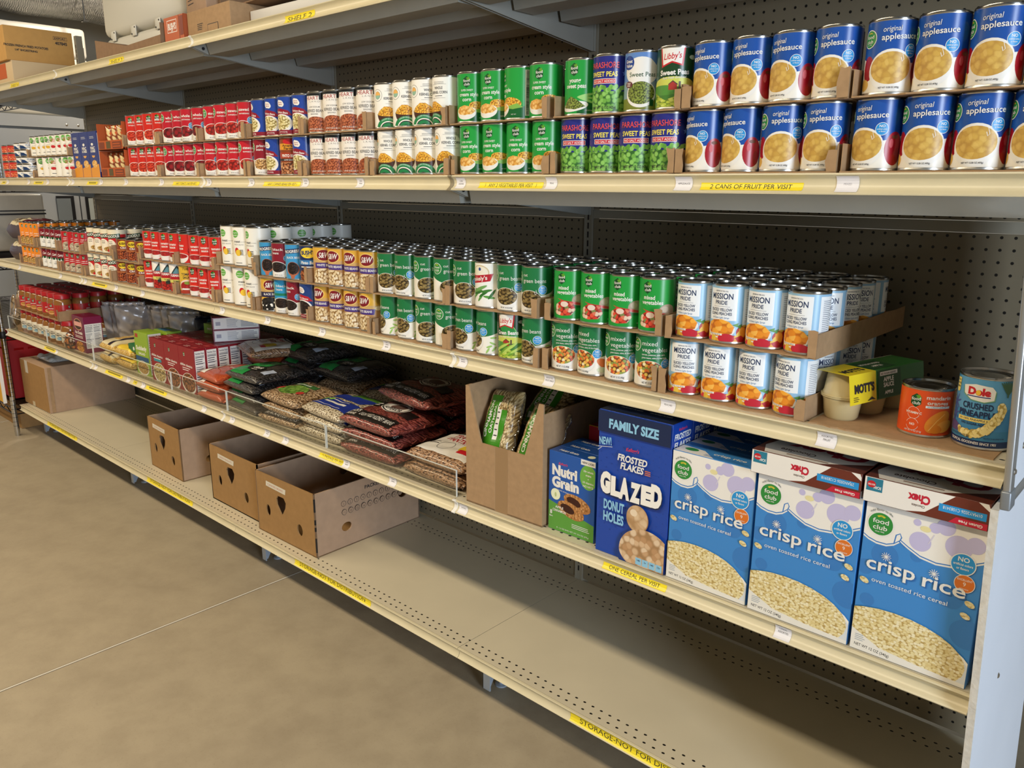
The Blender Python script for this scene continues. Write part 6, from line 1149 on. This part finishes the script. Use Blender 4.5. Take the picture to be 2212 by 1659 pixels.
def openbox(name, label, x0, x1, y0, y1, z0, h, m, fh=None, rz=0, extra=None, flap=.0):
    w, d = x1-x0, y1-y0; t = thing(name, label, 'box', (x0, y0, z0), rz, 'cartons on the top shelf'); mb = MB(); th = .003; f = fh or h
    mb.box(0, w, 0, d, 0, th, m).prism([(0, 0), (w, 0), (w, f), (w*.5, f*.8), (0, h)], 0, th, m, 'Y').box(0, w, d-th, d, 0, h, m).box(0, th, th, d-th, 0, h, m).box(w-th, w, th, d-th, 0, h, m)
    mb.build('carton_body', t); return t
openbox('low_carton', 'low brown open carton in front of the white cooler', -2.03, -1.47, -.535, -.37, zt, .075, KRAFTD, .035)
bx = openbox('printed_carton', 'orange printed beans carton beside the shelf joint on the top shelf', -1.452, -1.312, -.525, -.33, zt, .085, M('#a8502a', .6), .085)
a = Art(); ob = M('#b5562a', .5); a.rect(0, 0, 140, 84, ob); a.rect(22, 34, 92, 74, WHITE); a.rect(24, 36, 90, 72, ob); a.text("BUSH'S", 57, 44, 20, WHITE, .04, w=56); a.text('BEST', 57, 37, 5, WHITE, .02); a.rect(108, 0, 110, 84, INK); a.rect(114, 20, 138, 80, M('#7a2c1a', .5))
put('printed_front', a.mesh('printed_front', flat((0, -.0008, 0), (1, 0, 0), (0, 0, 1), (0, -1, 0))), bx)
kx = thing('brown_carton', 'plain brown carton beside the orange printed carton', 'box', (-1.305, -.515, zt), radians(-1)); MB().box(0, .29, 0, .3, 0, .085, KRAFT, bev=.002).build('carton_body', kx); a = Art(); a.lines(70, 110, 22, 44, 4, INK, .35); a.lines(72, 180, 5, 9, 1, INK, .5, .1); a.rect(140, 8, 210, 34, INK); a.rect(142, 10, 208, 32, KRAFT); put('printing', a.mesh('printing', flat((0, -.0006, 0), (1, 0, 0), (0, 0, 1), (0, -1, 0))), kx)
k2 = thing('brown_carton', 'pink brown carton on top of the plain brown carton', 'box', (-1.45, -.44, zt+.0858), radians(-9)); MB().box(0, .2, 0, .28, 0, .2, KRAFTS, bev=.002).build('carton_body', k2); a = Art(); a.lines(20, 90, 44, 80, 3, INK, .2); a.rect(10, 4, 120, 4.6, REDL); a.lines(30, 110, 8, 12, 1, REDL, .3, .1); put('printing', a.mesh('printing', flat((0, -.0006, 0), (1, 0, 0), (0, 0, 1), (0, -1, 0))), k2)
k3 = thing('brown_carton', 'dark open brown carton beside the pink brown carton', 'box', (-1.2, -.45, zt+.0858), radians(-4)); MB().box(0, .42, 0, .26, 0, .004, KRAFTD).box(0, .42, .254, .26, 0, .2, KRAFTD).box(0, .42, 0, .004, .1, .2, KRAFT).box(0, .004, 0, .26, 0, .2, KRAFTD).box(.416, .42, 0, .26, 0, .2, KRAFTD).build('carton_body', k3)
wp = thing('white_slab', 'white foam slab lying on a flat carton beside the shelf number tape', 'board', (-1.0, -.46, zt+.0326), radians(2)); MB().box(0, .8, 0, .28, 0, .027, M('#dcdad6', .5), bev=.002).build('slab', wp)
k4 = thing('brown_carton', 'flat brown carton under the white foam slab', 'box', (-1.0, -.44, zt), 0); MB().box(0, .8, 0, .30, 0, .032, KRAFTD, bev=.002).build('carton_body', k4)
# ---------------------------------------------------------------- far left: wire rack, refrigerator, cooler
WIRE = M('#26262a', .3, .7); CHR = M('#d0d3d8', .12, 1.)
rk = thing('wire_rack', 'chrome and black wire rack beyond the left end of the shelving', 'rack', (0, 0, 0)); RX0, RX1, RY0, RY1 = -3.725, -5.5, -.56, .05
for x, y in ((RX0, RY0), (RX1, RY0), (RX0, RY1), (RX1, RY1)):
    mb = MB(); mb.lathe([(0, 0), (.012, 0), (.014, .02), (.014, 2.2), (0, 2.2)], CHR, 14, Matrix.Translation((x, y, .0)))
    for k in range(80): z = .06+k*.0254; mb.lathe([(.0141, z), (.0143, z+.001), (.0143, z+.002), (.0141, z+.003)], M('#55585e', .3, .8), 12, Matrix.Translation((x, y, 0)))
    mb.build('post', rk)
for z in (.16, .60, 1.0, 1.425, 1.97):
    mb = MB()
    for dz in (0, -.032):
        for p, q in (((RX0, RY0), (RX1, RY0)), ((RX1, RY0), (RX1, RY1)), ((RX1, RY1), (RX0, RY1)), ((RX0, RY1), (RX0, RY0))): mb.tube([(p[0], p[1], z+dz), (q[0], q[1], z+dz)], .0035, WIRE, 6)
    for y in (RY0, RY1): mb.tube([(RX0-k*.0854/1.2, y, z-(.032 if k % 2 else 0)) for k in range(25)], .003, WIRE, 5)
    for x in (RX0, RX1): mb.tube([(x, RY0+.01+k*.0492, z-(.032 if k % 2 else 0)) for k in range(13)], .003, WIRE, 5)
    for k in range(1, 60): mb.tube([(RX0-k*.0295, RY0, z+.003), (RX0-k*.0295, RY1, z+.003)], .0013, WIRE, 4)
    mb.build('wire_shelf', rk)
MB().lathe([(.014, .58), (.018, .585), (.018, .615), (.014, .62)], BLACK, 14, Matrix.Translation((RX0, RY0, 0))).build('collar', rk)
rc = thing('red_crate', 'red plastic crate on the low wire shelf beyond the end of the base deck', 'crate', (-4.42, -.5, .1655)); RD = M('#a3161c', .4)
mb = MB(); w, d, h = .5, .36, .36; mb.box(0, w, 0, d, 0, .01, RD); mb.box(0, w, d-.008, d, 0, h, RD); mb.box(0, .008, 0, d, 0, h, RD)
hl = [[(.05+i*.1, h-.06), (.12+i*.1, h-.06), (.12+i*.1, h-.045), (.05+i*.1, h-.045)] for i in range(4)]
hole_panel(mb, w, h, hl, 0, .008, RD); hole_panel(mb, d, h, [[(q[0]*.75, q[1]) for q in L] for L in hl], 0, .008, RD, Matrix.Translation((w, 0, 0)) @ Matrix.Rotation(pi/2, 4, 'Z')); mb.build('crate_body', rc)
sb = thing('storage_box', 'brown striped carton under the low wire shelf beside the chrome post', 'box', (-4.35, -.5, .166-.165)); MB().box(0, .5, 0, .36, 0, .11, KRAFTF, bev=.002).build('carton_body', sb)
tb = thing('plastic_bin', 'grey translucent plastic bin on the wire rack in front of the refrigerator', 'bin', (-5.42, -.50, 1.006)); GP = M('#b4b0a8', .25, spec=.6, noise=.1, scale=8)
MB().box(0, .82, 0, .525, 0, .365, GP, bev=.015).build('bin_body', tb); MB().box(-.004, .824, -.004, .529, .232, .242, BLACK).box(-.004, .824, -.004, .529, .255, .262, BLACK).build('dark_band', tb)
fr = thing('steel_refrigerator', 'stainless steel glass door refrigerator against the far left wall', 'refrigerator', (-6.05, 0, 0)); SS = M('#c6cbd1', .32, .3, noise=.05, scale=3)
MB().box(-.8, 0, -1.3, 1.75, .12, 1.97, SS).box(-.75, -.05, -1.25, 1.7, 0, .12, BLACK).build('cabinet', fr); MB().box(0, .05, -1.3, 1.75, 1.885, 1.98, SS).build('top_panel', fr)
for y in (.723, .813): MB().lathe([(0, .004), (.008, .003), (.011, 0)], TIN2, 14, Matrix.Translation((.05, y, 1.914)) @ Matrix.Rotation(pi/2, 4, 'Y')).build('rivet', fr)
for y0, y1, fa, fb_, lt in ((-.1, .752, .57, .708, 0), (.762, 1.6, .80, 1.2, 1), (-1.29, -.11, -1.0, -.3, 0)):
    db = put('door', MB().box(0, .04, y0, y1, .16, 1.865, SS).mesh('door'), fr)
    put('dark_frame', MB().box(.04, .05, fa, fb_, .85, 1.338, BLACK).mesh('f'), db); put('glass_pane', MB().box(.05, .052, fa+(.022 if lt else -.0), fb_-.028, .87, 1.318, M('#c9d2d0', .08, .2) if lt else M('#8f979c', .1, .3)).mesh('g'), db)  # second door's pane is paler: a daylight reflection put into its colour
wc = thing('white_cooler', 'large white chest cooler stored on the stainless steel refrigerator', 'cooler', (-6.75, -.4, 1.981)); MB().box(0, .75, 0, 1.35, 0, .46, CWH, bev=.02).build('cooler_body', wc); MB().box(-.004, .754, -.004, 1.354, .463, .70, CWH, bev=.03).build('cooler_lid', wc)
for y in (.72, .1): MB().box(.75, .756, y-.05, y+.05, .43, .49, CWH, bev=.002).build('hinge', wc)
bl_ = thing('fill_bulb', 'unseen bare bulb added under the ceiling to brighten the silver duct', 'lamp', (-5.2, 1.0, 3.18)); MB().lathe([(0, 0), (.02, .005), (.03, .03), (.02, .06), (.013, .075), (.013, .1), (0, .1)], WHITE, 16).build('bulb', bl_); MB().tube([(0, 0, .1), (0, 0, .32)], .004, BLACK).build('cord', bl_)
ys = thing('yellow_sign', 'yellow sign panel with white edge at the far left beside the wire rack', 'sign', (-3.665, -.615, .225), 0); MB().box(-.3, .0, -.006, .006, 0, .47, M('#e0a81c', .4)).build('sign_face', ys); MB().box(.0, .012, -.008, .008, -.005, .475, WHITE).build('white_edge', ys)
# ramen cartons and blue boxes at the far left of the upper can shelf
def B_mac(a, w, h): a.rect(0, 0, w, h, M('#1c2f78', .32)); a.rect(0, 0, w, h*.2, M('#e0962a', .35)); a.poly([(0, h*.2), (w*.6, h*.26), (w, h*.3), (w, 0), (0, 0)], M('#e0962a', .35)); a.ell(w*.5, h*.3, w*.3, h*.08, F_CREAM); a.lines(w*.2, w*.8, h*.84, h*.9, 2, WHITE, .25); a.ell(w*.42, h*.72, w*.13, h*.03, WHITE); a.text('MAC', w*.45, h*.61, 12, WHITE, .04, w=w*.5); a.text('& CHEESE', w*.45, h*.55, 9, WHITE, .04, w=w*.55); a.ell(w*.45, h*.48, w*.18, h*.05, M('#e0a85a'), 180, 360)
def B_macs(a, w, h): a.rect(0, 0, w, h, M('#1c2f78', .32)); a.facts(3, h*.12, w-3, h*.96, M('#4a5a8a'))
for i in range(3): carton('dinner_box', f'slim dark blue boxed dinner, {ORD[i]} of three beside the orange noodle cartons', 'box', -2.412+i*.0915, -2.322+i*.0915, -.53, -.47, ZA+.0004, ZA+.186, '#1c2f78', B_mac, None, B_macs, 'slim dark blue boxed dinners')
OR = M('#b5541f', .55); NW = food(['#e8c070', '#d9622c', '#f0d69a', '#c24a1f'], 16, '#8a3a14', rough=.2, coat=.8, bump=.4)
for k in range(2):
    t = thing('noodle_carton', ('lower', 'upper')[k]+' orange display carton of noodle packs', 'carton', (-2.125, -.53, ZA+.0004+k*.106), 0, 'orange display cartons of noodle packs'); w, d, h = .245, .2, .105
    mb = MB(); mb.box(0, w, 0, d, 0, .003, OR).box(0, .003, 0, d, 0, h, OR).box(w-.003, w, 0, d, 0, h, OR).box(0, w, d-.003, d, 0, h, OR).box(0, w, 0, .003, 0, .038, OR); mb.build('carton_body', t)
    a = Art(); br = M('#7a3414', .5); a.rect(10, 6, 60, 32, br); a.rect(80, 6, 120, 34, M('#5a4a24', .5)); a.rect(140, 6, 225, 32, br); a.lines(145, 220, 9, 29, 2, OR, .4, .1); put('printing', a.mesh('printing', flat((0, -.0004, 0), (1, 0, 0), (0, 0, 1), (0, -1, 0))), t)
    for i in range(4):
        bag('noodle_pack', f'orange wrapped noodle pack, {ORD[i]} from the left in the {("lower", "upper")[k]} orange carton', 'pack', -2.085+i*.054, -.44, ZA+.052+k*.106, .13, .094, .037, NW, lambda a, w, d: a.ell(0, 0, w*.3, d*.3, M('#d9602a', .3)).text('Top', 0, 4, 17, INK, .05).text('Ramen', 0, -14, 14, INK, .05), 'orange wrapped noodle packs', rz=radians(62), tilt=(pi/2, 0), fin=.0, wr=.1)
